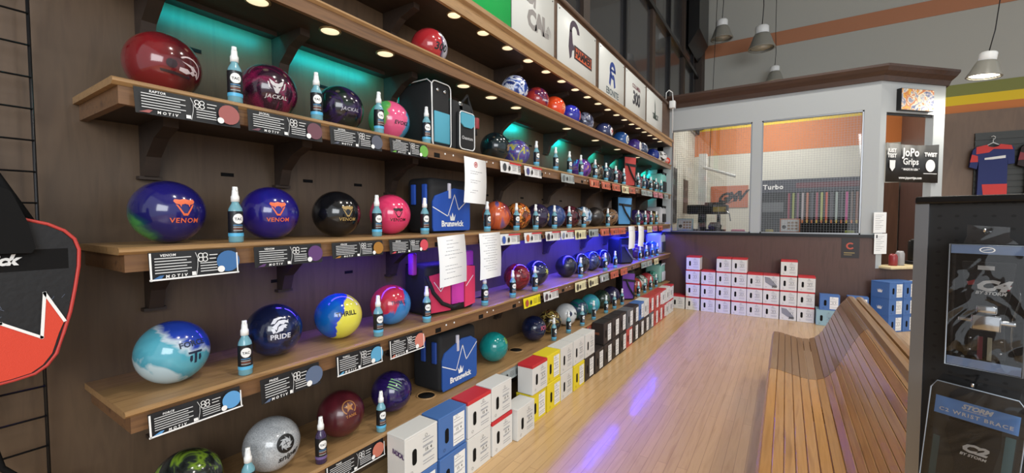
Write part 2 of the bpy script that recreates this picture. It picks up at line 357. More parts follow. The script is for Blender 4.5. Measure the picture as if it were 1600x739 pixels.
# ------------------------------------------------------------ the setting
WX = -2.05
YP, YB = 7.55, 10.5
struct(MB().box(-2.3, 8, -4, 11, -0.1, 0).build('floor', M_floor))
struct(MB().box(-2.15, WX, -4, YP, 0, 3.35).build('wall_left', M_wall))
struct(MB().box(-3.0, 8, YB, YB + 0.1, 0, 7).build('wall_back', M_greywall))
struct(MB().box(-2.3, 8, -4, 11, 6.9, 7.0).build('ceiling', M_greywall))
struct(MB().box(-2.2, 8, YB - 0.012, YB, 5.08, 5.36).build('trim_1', M_orange))
struct(MB().box(-2.0, 8, YB - 0.012, YB, 3.62, 3.82).build('trim_2', M_green))
struct(MB().box(-2.0, 8, YB - 0.013, YB, 3.46, 3.62).build('trim_3', M_yellow))
struct(MB().box(-2.0, 8, YB - 0.014, YB, 2.9, 3.46).build('trim_4', M_orange2))
struct(MB().box(-1.8, 1.74, YB - 0.012, YB, 0, 2.9).build('wall_shop_back', M_cream))
struct(MB().box(2.0, 8, YB - 0.05, YB - 0.015, 0, 3.32).build('wall_panel', M_farw))
struct(MB().box(-1.9, -1.80, YP, YB, 0, 3.4).build('wall_shop', M_cream))
struct(MB().box(-2.15, -2.05, YP, YB, 0, 3.35).build('wall_side', M_cream))

# dark glazed upper wall above the brand signs
g = MB().box(-2.1, -1.74, -4, YB, 3.40, 6.9).build('wall_upper', M_darkglass); struct(g)
for i, y in enumerate([1.2, 2.6, 3.9, 5.2, 6.4, 7.5, 8.6, 9.6, 10.4]):
    o = MB().box(-1.74, -1.70, y, y + (0.05 if i % 2 else 0.16), 3.40, 6.9).build('trim_%d' % (20 + i), [M_steel, M_under][i % 2 == 0]); struct(o)
struct(MB().box(-1.74, -1.68, 1.0, YB, 4.55, 4.62).build('trim_30', M_steel))
struct(MB().box(-1.74, -1.62, 10.1, YB, 3.5, 6.9).build('trim_31', M_under))
struct(MB().prism([(-1.70, 4.9), (-1.50, 5.2), (-1.50, 6.9), (-1.70, 6.9)], 9.0, 10.1, 'y').build('trim_32', M_steel))

# pro shop partition: brown wainscot, grey posts, header, sill, crown
CX, CY = 1.04, YP                      # corner where the angled face starts
DX, DY = 1.84, YP + 0.80               # far end of the angled face
struct(MB().box(-2.05, CX, YP, YP + 0.10, 0, 1.22).build('wall_partition', M_partw))
struct(MB().box(-2.05, CX + .01, YP - 0.02, YP + 0.14, 1.22, 1.262).build('trim_5', M_steel))
struct(MB().box(-2.05, CX, YP, YP + 0.10, 2.975, 3.36).build('wall_header', M_part))
for i, (a, b) in enumerate([(-2.05, -1.66), (-0.47, -0.34), (0.87, CX)]):
    struct(MB().box(a, b, YP, YP + 0.10, 1.262, 2.975).build('pillar_%d' % (i + 1), M_part))
def window(n, a, b):
    z0, z1 = 1.262, 2.975
    f = MB(); t = 0.018
    f.box(a, a + t, YP + .01, YP + .07, z0, z1).box(b - t, b, YP + .01, YP + .07, z0, z1).box(a, b, YP + .01, YP + .07, z1 - t, z1).box(a, b, YP + .01, YP + .07, z0, z0 + t)
    w = struct(f.build('window_%d' % n, M_alu))
    p = MB().box(a + t, b - t, YP + .035, YP + .041, z0 + t, z1 - t).build('window_pane', M_glass, w)
    m = MB(); s = 0.034; r = 0.0011
    k = int((b - a - 2 * t) / s)
    for i in range(1, k + 1): m.box(a + t + i * s - r, a + t + i * s + r, YP + .05, YP + .052, z0 + t, z1 - t)
    k = int((z1 - z0 - 2 * t) / s)
    for i in range(1, k + 1): m.box(a + t, b - t, YP + .0525, YP + .0545, z0 + t + i * s - r, z0 + t + i * s + r)
    m.build('wire_mesh', M_alu, w)
window(1, -1.66, -0.47); window(2, -0.34, 0.87)
# angled face with a serving opening
ang = Matrix.Translation((CX, CY, 0)) @ Matrix.Rotation(PI / 4, 4, 'Z')    # local x runs along the angled face
LEN = math.hypot(DX - CX, DY - CY)
struct(MB().box(0, LEN, 0, 0.10, 0, 0.80, M=ang).build('wall_angled', M_partw))
struct(MB().box(0, LEN, 0, 0.10, 2.93, 3.36, M=ang).build('wall_angled_header', M_part))
struct(MB().box(0, 0.10, 0, 0.10, 0.80, 2.93, M=ang).build('pillar_4', M_part))
struct(MB().box(LEN - 0.20, LEN, 0, 0.10, 0.80, 2.93, M=ang).build('pillar_5', M_part))
struct(MB().box(DX - .1, DX, DY + .07, YB - .06, 0, 3.36).build('wall_shop_side', M_partw))
struct(MB().box(0.10, LEN - 0.20, 0.02, 0.05, 2.90, 2.93, M=ang).build('trim_6', M_steel))
o = MB().bbox(0.06, LEN - 0.02, -0.16, 0.12, 0.80, 0.835, 0.008, 2, M=ang).build('counter_ledge', M_ledge); tag(o, 'pale wooden ledge under the angled shop opening', 'ledge')
# crown moulding, swept along both faces
prof = [(0, 3.34), (0.03, 3.34), (0.05, 3.40), (0.10, 3.45), (0.13, 3.50), (0.13, 3.53), (-0.10, 3.53), (-0.10, 3.34)]   # (outwards, z)
cm = MB(); pts = [(-2.05, CY), (CX, CY), (DX, DY), (DX, DY + 1.6)]
nrm = [(0, -1), None, None, (1, 0)]
d1 = Vector((0, -1)); d2 = Vector((math.sin(PI / 4), -math.cos(PI / 4))); d3 = Vector((1, 0))
def mitre(a, b): h = (a + b).normalized(); return h / h.dot(a)
offs = [d1, mitre(d1, d2), mitre(d2, d3), d3]; vs = []; fs = []
for (px, py), of in zip(pts, offs):
    for (q, z) in prof: vs.append((px + of.x * q, py + of.y * q, z))
n = len(prof)
for j in range(3):
    for i in range(n): fs.append((j * n + i, j * n + (i + 1) % n, (j + 1) * n + (i + 1) % n, (j + 1) * n + i))
fs += [tuple(range(n)), tuple(3 * n + i for i in range(n))]
cm.add(vs, fs); struct(cm.build('trim_7', M_crown))

# ------------------------------------------------------------ shelving on the left wall
SH = {'A': 2.385, '1': 1.893, '2': 1.395, '3': 0.905, '4': 0.425}
SNAME = {'A': 'highest ball shelf', '1': 'teal-lit shelf', '2': 'middle shelf', '3': 'blue-lit shelf', '4': 'bottom shelf'}
Y0, Y1 = 0.42, 7.45
XF = -1.645
M_teal = mat('teal_led_diffuser', '#19c9a8', 0.4, emit='#14ffd0', es=1.2)
M_blue = mat('blue_led_diffuser', '#1414ff', 0.4, emit='#1010ff', es=5)
M_puck = mat('warm_puck_lens', '#f4e6c8', 0.4, emit='#ffe9c0', es=0.75)
M_puckoff = mat('puck_trim_brass', '#b9a078', 0.3, 0.7)
BR = [0.60, 1.10, 1.76, 2.90, 3.75, 4.68, 5.42, 6.12, 6.85]
def bracket(parent, y, z, drop=0.19, depth=0.24):
    t = 0.045
    m = MB()
    P = [(WX + .001, z), (WX + depth, z), (WX + depth, z - 0.03), (WX + 0.15, z - 0.06), (WX + 0.07, z - 0.12), (WX + 0.045, z - drop), (WX + .001, z - drop)]
    m.prism(P, y - t / 2, y + t / 2, 'y')
    m.box(WX + .001, WX + .035, y - .035, y + .035, z - drop - 0.012, z - drop)
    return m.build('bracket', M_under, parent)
def shelf(key, label, under=0.075):
    z = SH[key]
    t = thing('wall_shelf', label, 'shelf', (0, 0, 0))
    b = MB(); N = [(WX + .001, z - 0.022), (WX + .001, z), (XF + 0.005, z), (XF + 0.014, z - 0.005), (XF + 0.014, z - 0.013), (XF + 0.002, z - 0.022)]
    b.prism(N, Y0 - 0.015, Y1, 'y'); b.build('shelf_board', M_oak, t)
    f = MB(); f.box(XF - 0.02, XF, Y0, Y1, z - under, z - 0.022); f.build('front_board', M_oakd, t)
    e = MB(); e.box(WX + .001, XF - 0.02, Y0, Y0 + 0.02, z - under, z - 0.022); e.build('end_board', M_oakd, t)
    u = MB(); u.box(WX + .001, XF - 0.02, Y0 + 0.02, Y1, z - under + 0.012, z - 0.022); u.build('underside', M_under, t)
    for y in BR:
        bracket(t, y, z - under + 0.012)
    # slots and white screw covers in the front board
    if key in '1234':
        for i in range(12):
            y = 1.74 + i * 0.40 if key != '4' else 1.42 + i * 0.42
            if y > 6.5: break
            MB().box(XF, XF + 0.0015, y, y + 0.045, z - 0.07, z - 0.045).build('slot', M_blackm, t)
            for dy in (0.09, 0.16):
                MB().lathe([(0.006, 0), (0.005, 0.002)], (0, 0, 0), 10, M=Matrix.Translation((XF, y + dy, z - 0.042)) @ Matrix.Rotation(PI / 2, 4, 'Y')).build('screw_cover', M_cap, t)
    return t
sA = shelf('A', 'highest wooden ball shelf on the wall, above the teal glow')
s1 = shelf('1', 'wooden ball shelf under the teal glow, second from top')
s2 = shelf('2', 'wooden ball shelf at eye height, between the teal and blue lit ones')
s3 = shelf('3', 'wooden ball shelf washed in blue light')
s4 = shelf('4', 'lowest wooden ball shelf, just above the cardboard ball boxes')
SHT = {'A': sA, '1': s1, '2': s2, '3': s3, '4': s4}
# empty ball cups in the boards
def cup(key, y, x=-1.80):
    z = SH[key]; m = MB()
    m.lathe([(0.060, 0.0004), (0.060, 0.004), (0.053, 0.005), (0.048, 0.0006)], (x, y, z), 28, cap=False)
    m.build('cup_rim', M_oak, SHT[key]); MB().lathe([(0.05, 0.0002), (0.05, 0.0012)], (x, y, z), 28).build('cup_hole', M_blackm, SHT[key])
cup('4', 1.80, -1.78); cup('4', 2.83); cup('1', 3.2, -1.84); cup('3', 2.45, -1.85)
for key, ys in {'1': [0.74, 1.32, 1.86, 3.05, 3.45], '2': [0.85, 1.22, 1.52, 2.75, 3.3, 3.7, 4.1], '3': [1.05, 1.45, 1.9], 'A': [3.0, 3.6]}.items():
    for y in ys:
        MB().box(WX, WX + .003, y, y + 0.05, SH[key] + 0.27, SH[key] + 0.285).build('wall_slot', M_blackm, SHT[key])

# canopy shelf with brand boards
ct = thing('canopy_shelf', 'deep canopy with round downlights along the top of the ball wall', 'canopy', (0, 0, 0))
ZT = 2.79
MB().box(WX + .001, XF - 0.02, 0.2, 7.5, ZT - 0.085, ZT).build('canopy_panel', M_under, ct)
b = MB(); b.prism([(XF - .02, ZT - .095), (XF, ZT - .095), (XF, ZT - .03), (XF + .02, ZT - .015), (XF + .02, ZT + .012), (XF - .02, ZT + .012)], 0.2, 7.5, 'y'); b.build('front_board', M_oak, ct)
for y in BR: bracket(ct, y, ZT - 0.085, 0.2, 0.26)
MB().box(-1.72, XF - 0.045, 0.2, 7.5, ZT + 0.013, 3.36).build('back_board', M_ply, ct)
MB().bbox(-1.735, XF - 0.02, 0.2, 7.5, 3.36, 3.40, 0.006, 2).build('top_rail', M_ply, ct)
def puck(x, y, z, on=True, who=''):
    t = thing('downlight', who, 'light', (x, y, z), 0, 'round downlights under the shelves')
    MB().lathe([(0.047, -0.0005), (0.047, -0.004), (0.040, -0.006), (0.038, -0.004)], (0, 0, 0), 20, cap=False).build('trim_ring', M_puckoff, t)
    MB().lathe([(0.039, -0.0045), (0.038, -0.0005)], (0, 0, 0), 20).build('lens', M_puck, t)
    return t
for i in range(18):
    y = 1.98 + i * 0.29
    puck(-1.70, y, ZT - 0.085, True, 'round downlight in the canopy, number %d counted from the near end' % (i + 1))
    if i % 3 == 0: light('downlight_glow', 'SPOT', (-1.70, y, ZT - 0.10), 1.6, (1, .82, .6), 0.02, aim=(-1.74, y, 0), spot=math.radians(110), blend=.6)
for i, y in enumerate([0.86, 1.17, 1.48, 2.10, 2.40, 2.72, 3.6, 4.3, 5.0, 5.8]):
    puck(-1.73, y, SH['A'] - 0.063, True, 'round downlight under the highest ball shelf, number %d from the near end' % (i + 1))

# LED strips with their light
def led(parent, y0, y1, z, x, m, name, e, col, aim_dx, w=0.03):
    MB().box(x - .006, x + .006, y0, y1, z - .006, z - .0005).build(name, m, parent)
    l = light(name + '_light', 'AREA', (x, (y0 + y1) / 2, z - 0.014), e, col, w, y1 - y0)
    d = Vector((aim_dx, 0, -1)).normalized(); q = d.to_track_quat('-Z', 'Y'); l.rotation_euler = q.to_euler()
    # long side of the light along Y
    l.data.shape = 'RECTANGLE'; l.data.size = w; l.data.size_y = y1 - y0
    X = Vector((0, 1, 0)); Zl = -d; Xl = X.cross(Zl).normalized()
    l.rotation_euler = Matrix((Xl, X, Zl)).transposed().to_euler()
    return l
for i, (a, b) in enumerate([(0.66, 1.05), (1.16, 1.66), (1.84, 2.3), (2.97, 3.35), (3.84, 4.2), (4.74, 5.05), (5.48, 5.8), (6.2, 6.5), (6.9, 7.35)]):
    MB().box(-1.952, -1.947, a, b, SH['A'] - 0.082, SH['A'] - 0.0635).build('led_channel', M_under, sA)
    led(sA, a, b, SH['A'] - 0.063, -1.965, M_teal, 'led_strip', 0.95 * (b - a) / 0.4 * [.55, .8, 1, 1.6, 2.2, 3, 3.6, 4.4, 5.5][i], (0.0, 0.78, 0.86), -1.3)
led(s2, 1.0, 2.9, SH['2'] - 0.063, -1.86, M_blue, 'led_strip', 5, (0.10, 0.05, 1.0), 0.05)
led(s2, 2.9, 4.4, SH['2'] - 0.063, -1.86, M_blue, 'led_strip', 15, (0.05, 0.04, 1.0), -0.1)
led(s2, 4.4, 7.4, SH['2'] - 0.063, -1.84, M_blue, 'led_strip', 65, (0.02, 0.03, 1.0), -0.35)

# ------------------------------------------------------------ bowling balls
R = 0.108
def art(*items):
    """items: (art2d, size, offset, material index [, rot, sx])"""
    return items
def ball(key, y, label, cols, logo=None, d=(0.96, -0.2, -0.02), roll=0.0, x=None, r=R, seed=None, scale=2.5, dist=2.5, rough=0.14, sharp=False, sparkle=0.0, short='', axis=None, stops=None, nw=.5):
    z = SH[key] + r + 0.0006
    if x is None: x = -1.80 if y < 2.8 else -1.815
    m = ballmat('ball_finish', cols, scale, dist, y * 3.1 + SH[key] * 5 if seed is None else seed, rough, sharp, sparkle, axis, stops, nw)
    far = y > 3.0
    o = MB().sphere((0, 0, 0), r, 28 if far else 48, 18 if far else 30).build('bowling_ball', m); o.location = (x, y, z)
    tag(o, label, 'bowling ball', 'bowling balls on the %s' % SNAME[key])
    if logo:
        mats = []; mb = MB()
        for it in logo:
            a, size, off, col = it[:4]; rot = it[4] if len(it) > 4 else 0; sx = it[5] if len(it) > 5 else 1
            mm = mat('ball_ink_' + col, col, 0.35)
            if mm not in mats: mats.append(mm)
            v, f = on_sphere(place2d(a, size, off, rot, sx), r, d, roll, 0.0006 + 0.0002 * len(mats)); mb.add(v, f, mats.index(mm), False)
        mb.build('ball_logo', mats, o, fix=False)
    BALLS.append((key, y, short)); return o
BALLS = []
T = text2d
# highest shelf
ball('A', 1.87, 'red and silver bowling ball marked 300, nearest on the highest ball shelf', ['#a3262c', '#ad2f36', '#3a2c58', '#b4b6c4', '#8d90a4'], [(T('300', .2, .03), .06, (0, 0), '#151518')], (.965, -.1, -.204), axis=(.1, 1, .1), stops=(0, .5, .56, .64, 1), nw=.3, short='red and silver ball')
ball('A', 2.83, 'blue and white swirled bowling ball on the highest ball shelf', ['#1c2c6e', '#2f55a8', '#dfe6f2', '#20306c'], short='blue and white ball')
ball('A', 3.18, 'red and purple bowling ball on the highest ball shelf', ['#a3322f', '#8c2630', '#4c1f55', '#7a2d28'], [(T('DEMON', 0, .02), .02, (0, -.02), '#d9d9e6')], short='red purple ball')
ball('A', 3.50, 'plain bright orange red bowling ball on the highest ball shelf', ['#d8431f', '#e5512a'], [(STAR, .06, (.02, 0), '#e7b48c')], short='bright orange ball')
ball('A', 3.84, 'royal blue bowling ball with an orange printed band on the highest shelf', ['#1f2488', '#2a2f9c'], [(polys2d([rect(-.4, .4, -.7, .7)]), .06, (.05, 0), '#d8543c'), (T('UBF', 0, .02), .03, (.05, 0), '#23288c', PI / 2)], short='blue orange ball')
ball('A', 4.18, 'dark navy bowling ball with pale emblem on the highest ball shelf', ['#1b1c2c', '#3a3f5c', '#8a8fa6', '#20202e'], short='dark navy ball')
ball('A', 4.76, 'navy bowling ball with red and white team print on the highest shelf', ['#232a4c', '#2b345c'], [(star_art := polys2d([disc(.5)]), .09, (.02, 0), '#d4d6dc'), (polys2d([star()]), .09, (.02, .0), '#b3392d')], short='navy team ball')
ball('A', 5.36, 'mid blue bowling ball with round cream emblem on the highest shelf', ['#24508f', '#2b5fa3'], [(polys2d([disc(.5)]), .11, (.02, 0), '#dcd9c6'), (APER, .07, (.02, 0), '#33518f')], short='mid blue ball')
ball('A', 5.93, 'violet bowling ball with large white emblem on the highest shelf', ['#33246f', '#4b3a8e'], [(polys2d([disc(.5)]), .13, (.03, 0), '#dfdedb'), (JACKAL, .06, (.03, 0), '#4a3678')], short='violet white ball')
ball('A', 6.26, 'steel grey and navy bowling ball on the highest ball shelf', ['#4d5c78', '#24304d', '#8f9db5'], short='steel grey ball')
ball('A', 6.92, 'glossy blue bowling ball near the far end of the highest shelf', ['#1f2f74', '#27409a'], short='glossy blue ball')
ball('A', 7.21, 'black and white bowling ball near the far end of the highest shelf', ['#151515', '#dcdcdc', '#17171a'], sharp=True, x=-1.77, short='black white ball')
ball('A', 7.37, 'small red and white souvenir ball at the very end of the highest shelf', ['#c2392c', '#d64f3d', '#e8e0dc'], x=-1.70, r=.062, short='small red ball')
# teal lit shelf
ball('1', .58, 'dark red bowling ball with white bird outline logo, nearest on the teal-lit shelf', ['#6b171b', '#741b20', '#45161c', '#5a1a20'], [(BIRDD, .075, (-.012, .0), '#2c1a20'), (BIRD, .095, (.012, .004), '#c9b9bd')], (.936, .29, -.2), axis=(.2, .9, .2), stops=(0, .45, .7, 1), nw=.5, short='dark red ball')
ball('1', .93, 'maroon pearl bowling ball with silver horned skull logo on the teal-lit shelf', ['#2b1526', '#5c1436', '#7a1b45', '#33162a'], [(JACKAL, .056, (0, .012), '#c9c6c8'), (JEYES, .056, (0, .012), '#3a1a2c'), (T('JACKAL', .15, .02, 1.15), .021, (0, -.028), '#c9c6c8')], (.97, -.19, -.12), sparkle=.4, short='maroon ball')
ball('1', 1.262, 'black violet bowling ball with small grey lettering on the teal-lit shelf', ['#171520', '#2c1c48', '#1b1a26', '#12231f'], [(T('JACKAL', .15, .02, 1.15), .022, (.005, 0), '#a9a6b4')], (.957, -.195, -.16), short='black violet ball')
ball('1', 1.56, 'pink, blue and green bowling ball on the teal-lit shelf', ['#3f9a78', '#5aa84a', '#dc5684', '#e0608c', '#3f8fb8', '#3a86b5'], [(T('EVOKE', .1, .03, 1.1), .026, (0, 0), '#14202a')], (.968, -.052, -.2), axis=(0, 1, -.25), stops=(0, .17, .22, .60, .66, 1), nw=.35, short='pink blue ball')
ball('1', 2.54, 'glossy black bowling ball with bronze emblem beside the black and teal bag', ['#101418', '#14262a', '#101418'], [(LION, .05, (.05, -.005), '#a07858')], short='black bronze ball')
ball('1', 2.86, 'purple and blue swirled bowling ball with yellow edge on the teal-lit shelf', ['#5a3a6e', '#34489c', '#6b4a86', '#2f58a8', '#a8a24c'], dist=4, short='purple blue ball')
ball('1', 4.12, 'purple bowling ball with orange patch on the teal-lit shelf', ['#3c2056', '#5c2f94', '#6a3aa0', '#b07a62'], short='purple ball')
ball('1', 4.48, 'bronze and black bowling ball with pale top on the teal-lit shelf', ['#5a4438', '#26221f', '#8d8a7a', '#3a2c26'], short='bronze black ball')
ball('1', 4.83, 'dark navy bowling ball halfway along the far half of the teal-lit shelf', ['#1a2c40', '#2b3f5e', '#27323a'], short='dark navy ball')
ball('1', 5.14, 'dark wine bowling ball just before the red and black bag', ['#3b1f2c', '#5c2a3e', '#2a1c24'], short='dark wine ball')
ball('1', 6.02, 'white and plum bowling ball behind the red and black bag on the teal-lit shelf', ['#7a4060', '#b8b0b4', '#59304a'], short='plum ball')
ball('1', 6.33, 'plum and navy bowling ball on the far part of the teal-lit shelf', ['#4a2f4c', '#25304a'], short='plum navy ball')
ball('1', 6.64, 'black bowling ball on the far part of the teal-lit shelf', ['#17191c', '#23282a'], short='plain black ball')
ball('1', 6.95, 'dark grey bowling ball before the teal bag at the far shelf end', ['#2d2a30', '#463a44'], short='dark grey ball')
# middle shelf
ball('2', .58, 'navy bowling ball with green edge and orange snake head logo, nearest on the middle shelf', ['#4a8a4a', '#1f4450', '#1c1c58', '#1f1b66', '#1c1a5e'], [(VIPER, .064, (0, .016), '#e0683f'), (T('VENOM', 0, .02, 1.15), .023, (0, -.032), '#e0683f')], (.985, .13, .02), axis=(.3, 1, .9), stops=(.06, .14, .22, .6, 1), nw=.3, short='navy green ball')
ball('2', .925, 'blue and violet bowling ball with orange snake head logo on the middle shelf', ['#241a72', '#1c1d78', '#2d2386', '#3a1d63'], [(VIPER, .062, (0, .016), '#e0683f'), (T('VENOM', 0, .02, 1.1), .023, (0, -.031), '#e0683f')], (.98, -.19, .03), scale=1.5, dist=.8, short='blue violet ball')
ball('2', 1.235, 'black bowling ball with gold snake head logo on the middle shelf', ['#0e0f12', '#15161a'], [(VIPER, .056, (0, .014), '#a58a55'), (T('VENOM', 0, .02, 1.1), .022, (0, -.026), '#a58a55')], (.985, -.12, .0), short='black gold ball')
ball('2', 1.56, 'solid pink bowling ball with black snake head logo on the middle shelf', ['#d63a66', '#e0426e', '#dc3d6a'], [(VIPER, .056, (0, .014), '#241219'), (T('VENOM', 0, .015, 1.1), .024, (0, -.026), '#241219')], (.953, -.298, -.03), short='solid pink ball')
ball('2', 2.56, 'orange and blue swirled bowling ball beside the blue bag on the middle shelf', ['#7a2f3a', '#c45a36', '#d0683f', '#2a5ca8', '#274a92', '#3a2a50'], scale=1.6, dist=2, short='orange blue ball')
ball('2', 2.88, 'orange and black marbled bowling ball on the middle shelf', ['#c76632', '#8a3f22', '#1b1512', '#d58a3c', '#b8552b'], dist=4, short='orange black ball')
ball('2', 3.20, 'dark violet bowling ball with gold printed emblem on the middle shelf', ['#241d30', '#332a48'], [(polys2d([disc(.45, (0, .3)), disc(.45, (0, -.62), sx=1.2)]), .036, (.03, .0), '#a89560')], short='dark violet ball')
ball('2', 3.52, 'slate blue bowling ball on the middle shelf', ['#26345c', '#3b4f86', '#2c3a64'], short='slate blue ball')
ball('2', 3.85, 'black and burgundy bowling ball on the middle shelf', ['#1a1216', '#5c2530', '#24161b'], short='burgundy ball')
ball('2', 4.16, 'black, white and light blue bowling ball on the middle shelf', ['#15171c', '#5a86b4', '#c9d4de', '#1a1c22', '#9a7a66'], short='black light blue ball')
ball('2', 4.50, 'matt charcoal bowling ball on the middle shelf', ['#26211f', '#332d2a'], rough=.35, short='charcoal ball')
ball('2', 4.98, 'brown and bronze bowling ball before the light blue and black bag', ['#2c211c', '#8a6a4e', '#54402f'], short='bronze ball')
ball('2', 6.02, 'violet bowling ball behind the light blue and black bag', ['#3c2c6c', '#231d38'], short='violet ball')
ball('2', 6.33, 'magenta and navy bowling ball on the far part of the middle shelf', ['#c2457c', '#2a1f3c', '#27223c'], short='magenta ball')
ball('2', 6.64, 'rose and black bowling ball on the far part of the middle shelf', ['#a85070', '#221c22'], short='rose ball')
ball('2', 6.95, 'black and gold ringed bowling ball near the end of the middle shelf', ['#1e1a16', '#b0a060', '#6a2c2c'], short='gold ringed ball')
# blue lit shelf
ball('3', .58, 'pale blue and white marbled bowling ball, nearest on the blue-lit shelf', ['#b4cbd4', '#4a9ab0', '#58a8bc', '#4f9fb4', '#b6c6d2', '#2440a4'], [(T('FORCE', 0, .03, 1.05), .026, (0, .026), '#1e2c44'), (FORCE, .052, (.004, -.016), '#1e2c44')], (.958, .25, .12), axis=(.2, .55, .8), stops=(.22, .3, .45, .66, .71, .8), nw=.7, dist=2.0, short='pale blue ball')
ball('3', .93, 'navy bowling ball with white lion head logo on the blue-lit shelf', ['#141a36', '#182a5c', '#101426'], [(LION, .066, (0, .018), '#d0d2de'), (T('PRIDE', 0, .03, 1.05), .028, (0, -.03), '#d0d2de')], (.918, -.244, .2), short='navy ball')
ball('3', 1.235, 'bright blue and yellow bowling ball on the blue-lit shelf', ['#0f4c9c', '#1260a8', '#1b3ec0', '#d8d24a', '#e2dc5c'], [(T('THRILL', 0, .03, 1.0), .030, (-.016, 0), '#0a0d16')], (.94, -.081, .25), axis=(.5, 1, -.35), stops=(0, .3, .47, .49, 1), nw=.35, short='blue yellow ball')
ball('3', 1.555, 'red and blue bowling ball on the blue-lit shelf beside the pink bag', ['#b8323a', '#c22a4c', '#2f6cb0', '#3a80c0', '#3a86c4', '#2c62a8'], [(T('THRILL', 0, .02, 1.0), .026, (0, 0), '#16244a')], (.903, -.274, .24), axis=(.2, 1, -.9), stops=(.2, .40, .45, .6, .8, 1), nw=.6, short='red blue ball')
ball('3', 2.87, 'deep red pearl bowling ball on the blue-lit shelf', ['#6c1d24', '#8a2a2c', '#5a1620'], sparkle=.3, short='deep red ball')
ball('3', 3.18, 'dark navy bowling ball with yellow splash print on the blue-lit shelf', ['#191d30', '#262b44'], [(polys2d([star(7, .2, .5)]), .07, (.03, .02), '#b8c060')], short='yellow splash ball')
ball('3', 3.78, 'matt black bowling ball with small gold mark on the blue-lit shelf', ['#17181e', '#20222a'], [(BIRD, .035, (.05, .02), '#a89a70')], rough=.3, short='matt black ball')
ball('3', 4.10, 'black and grey bowling ball on the blue-lit shelf', ['#1a1c22', '#32343c', '#1c1d22'], short='black grey ball')
ball('3', 4.42, 'dark bowling ball with red print on the blue-lit shelf', ['#1c2030', '#3a4a70', '#20242e'], [(polys2d([star(6, .2, .5)]), .06, (.02, .04), '#b03c3c')], short='red print ball')
ball('3', 4.74, 'midnight blue bowling ball before the dark blue bag on the blue-lit shelf', ['#15193a', '#1c2350'], short='midnight blue ball')
ball('3', 6.02, 'plum bowling ball with pale logo on the far part of the blue-lit shelf', ['#3a1f44', '#50305c'], short='plum ball')
ball('3', 6.33, 'dark indigo bowling ball on the far part of the blue-lit shelf', ['#1b1c44', '#20224c'], short='indigo ball')
ball('3', 6.64, 'black and blue bowling ball on the far part of the blue-lit shelf', ['#15161c', '#1e3f74'], short='black blue ball')
ball('3', 6.95, 'sky blue and black bowling ball near the end of the blue-lit shelf', ['#2e72a8', '#15181e'], short='sky blue ball')
# bottom shelf
ball('4', .61, 'black bowling ball with lime green streaks, nearest on the bottom shelf', ['#161718', '#202422', '#2c3230', '#7a9a30', '#17191a'], dist=3, short='black lime ball')
ball('4', .91, 'silver bowling ball with black aperture logo on the bottom shelf', ['#a0a4a8', '#b3b7bb', '#a8acb0'], [(APER, .074, (0, .016), '#141416'), (T('sniper', .25, .03, 1.0), .036, (0, -.038), '#141416')], (.975, .07, .12), .18, sparkle=.35, short='silver ball')
ball('4', 1.24, 'maroon bowling ball with gold star logo on the bottom shelf', ['#4a1820', '#541b24'], [(STAR, .062, (0, .01), '#a8713c'), (T('TANK', 0, .03, 1.2), .017, (0, -.03), '#a8713c')], (.86, -.161, .45), .1, rough=.3, short='maroon star ball')
ball('4', 1.555, 'purple bowling ball with pale green claw marks on the bottom shelf', ['#21164a', '#2c1c5c', '#1d1644'], [(SLASH, .072, (-.01, .01), '#8fc48a'), (T('PRIMAL', .2, .02), .02, (.02, .03), '#8a86b4', -.1)], (.76, -.297, .55), sparkle=.3, short='purple claw ball')
ball('4', 2.52, 'solid teal bowling ball beside the blue bag on the bottom shelf', ['#147a7c', '#1a8a88', '#168080'], [(LION, .055, (.055, .0), '#7fae55')], (.8, -.147, .5), short='solid teal ball')
ball('4', 3.14, 'navy bowling ball with pink lettering on the bottom shelf', ['#141a36', '#1a2244'], [(T('ION', .1, .03), .05, (.02, .02), '#b0566c')], short='navy pink ball')
ball('4', 3.44, 'black and gold swirled bowling ball on the bottom shelf', ['#17130f', '#3c2f1c', '#b09a54', '#1c1612', '#6a4a2c'], short='black gold swirl ball')
ball('4', 3.78, 'white bowling ball with navy dots like an eye on the bottom shelf', ['#d6d8da', '#c4c9cc'], [(polys2d([disc(.5)]), .055, (-.06, .03), '#1c2448'), (polys2d([disc(.3, (.2, .6)), disc(.25, (.9, .3)), disc(.35, (.5, -.9), sx=.6)]), .04, (0, 0), '#2a2c34')], short='white dotted ball')
ball('4', 4.07, 'dark teal and slate bowling ball on the bottom shelf', ['#12504e', '#2a4a66', '#3a3f62', '#1a6a66'], short='slate teal ball')
ball('4', 4.40, 'bright turquoise bowling ball on the bottom shelf', ['#1fa09a', '#35a6ac', '#4a86b4'], short='turquoise ball')
ball('4', 4.74, 'dark green bowling ball on the bottom shelf', ['#1b2a22', '#26362c', '#3a4a40'], short='dark green ball')
ball('4', 5.06, 'dark indigo bowling ball before the purple and black bag', ['#221f3c', '#2e2a4c'], short='indigo ball')
ball('4', 6.02, 'coral red bowling ball behind the purple bag on the bottom shelf', ['#b8503c', '#8c3a34'], short='coral ball')
ball('4', 6.33, 'white and black bowling ball on the far part of the bottom shelf', ['#cfd2ca', '#24302c', '#9ac0aa'], short='white black ball')
ball('4', 6.64, 'red bowling ball with white mark on the far part of the bottom shelf', ['#a83238', '#c25050'], short='red ball')
ball('4', 6.95, 'sea green and black bowling ball near the end of the bottom shelf', ['#1c2c2a', '#5aa894', '#1a3432'], short='sea green ball')

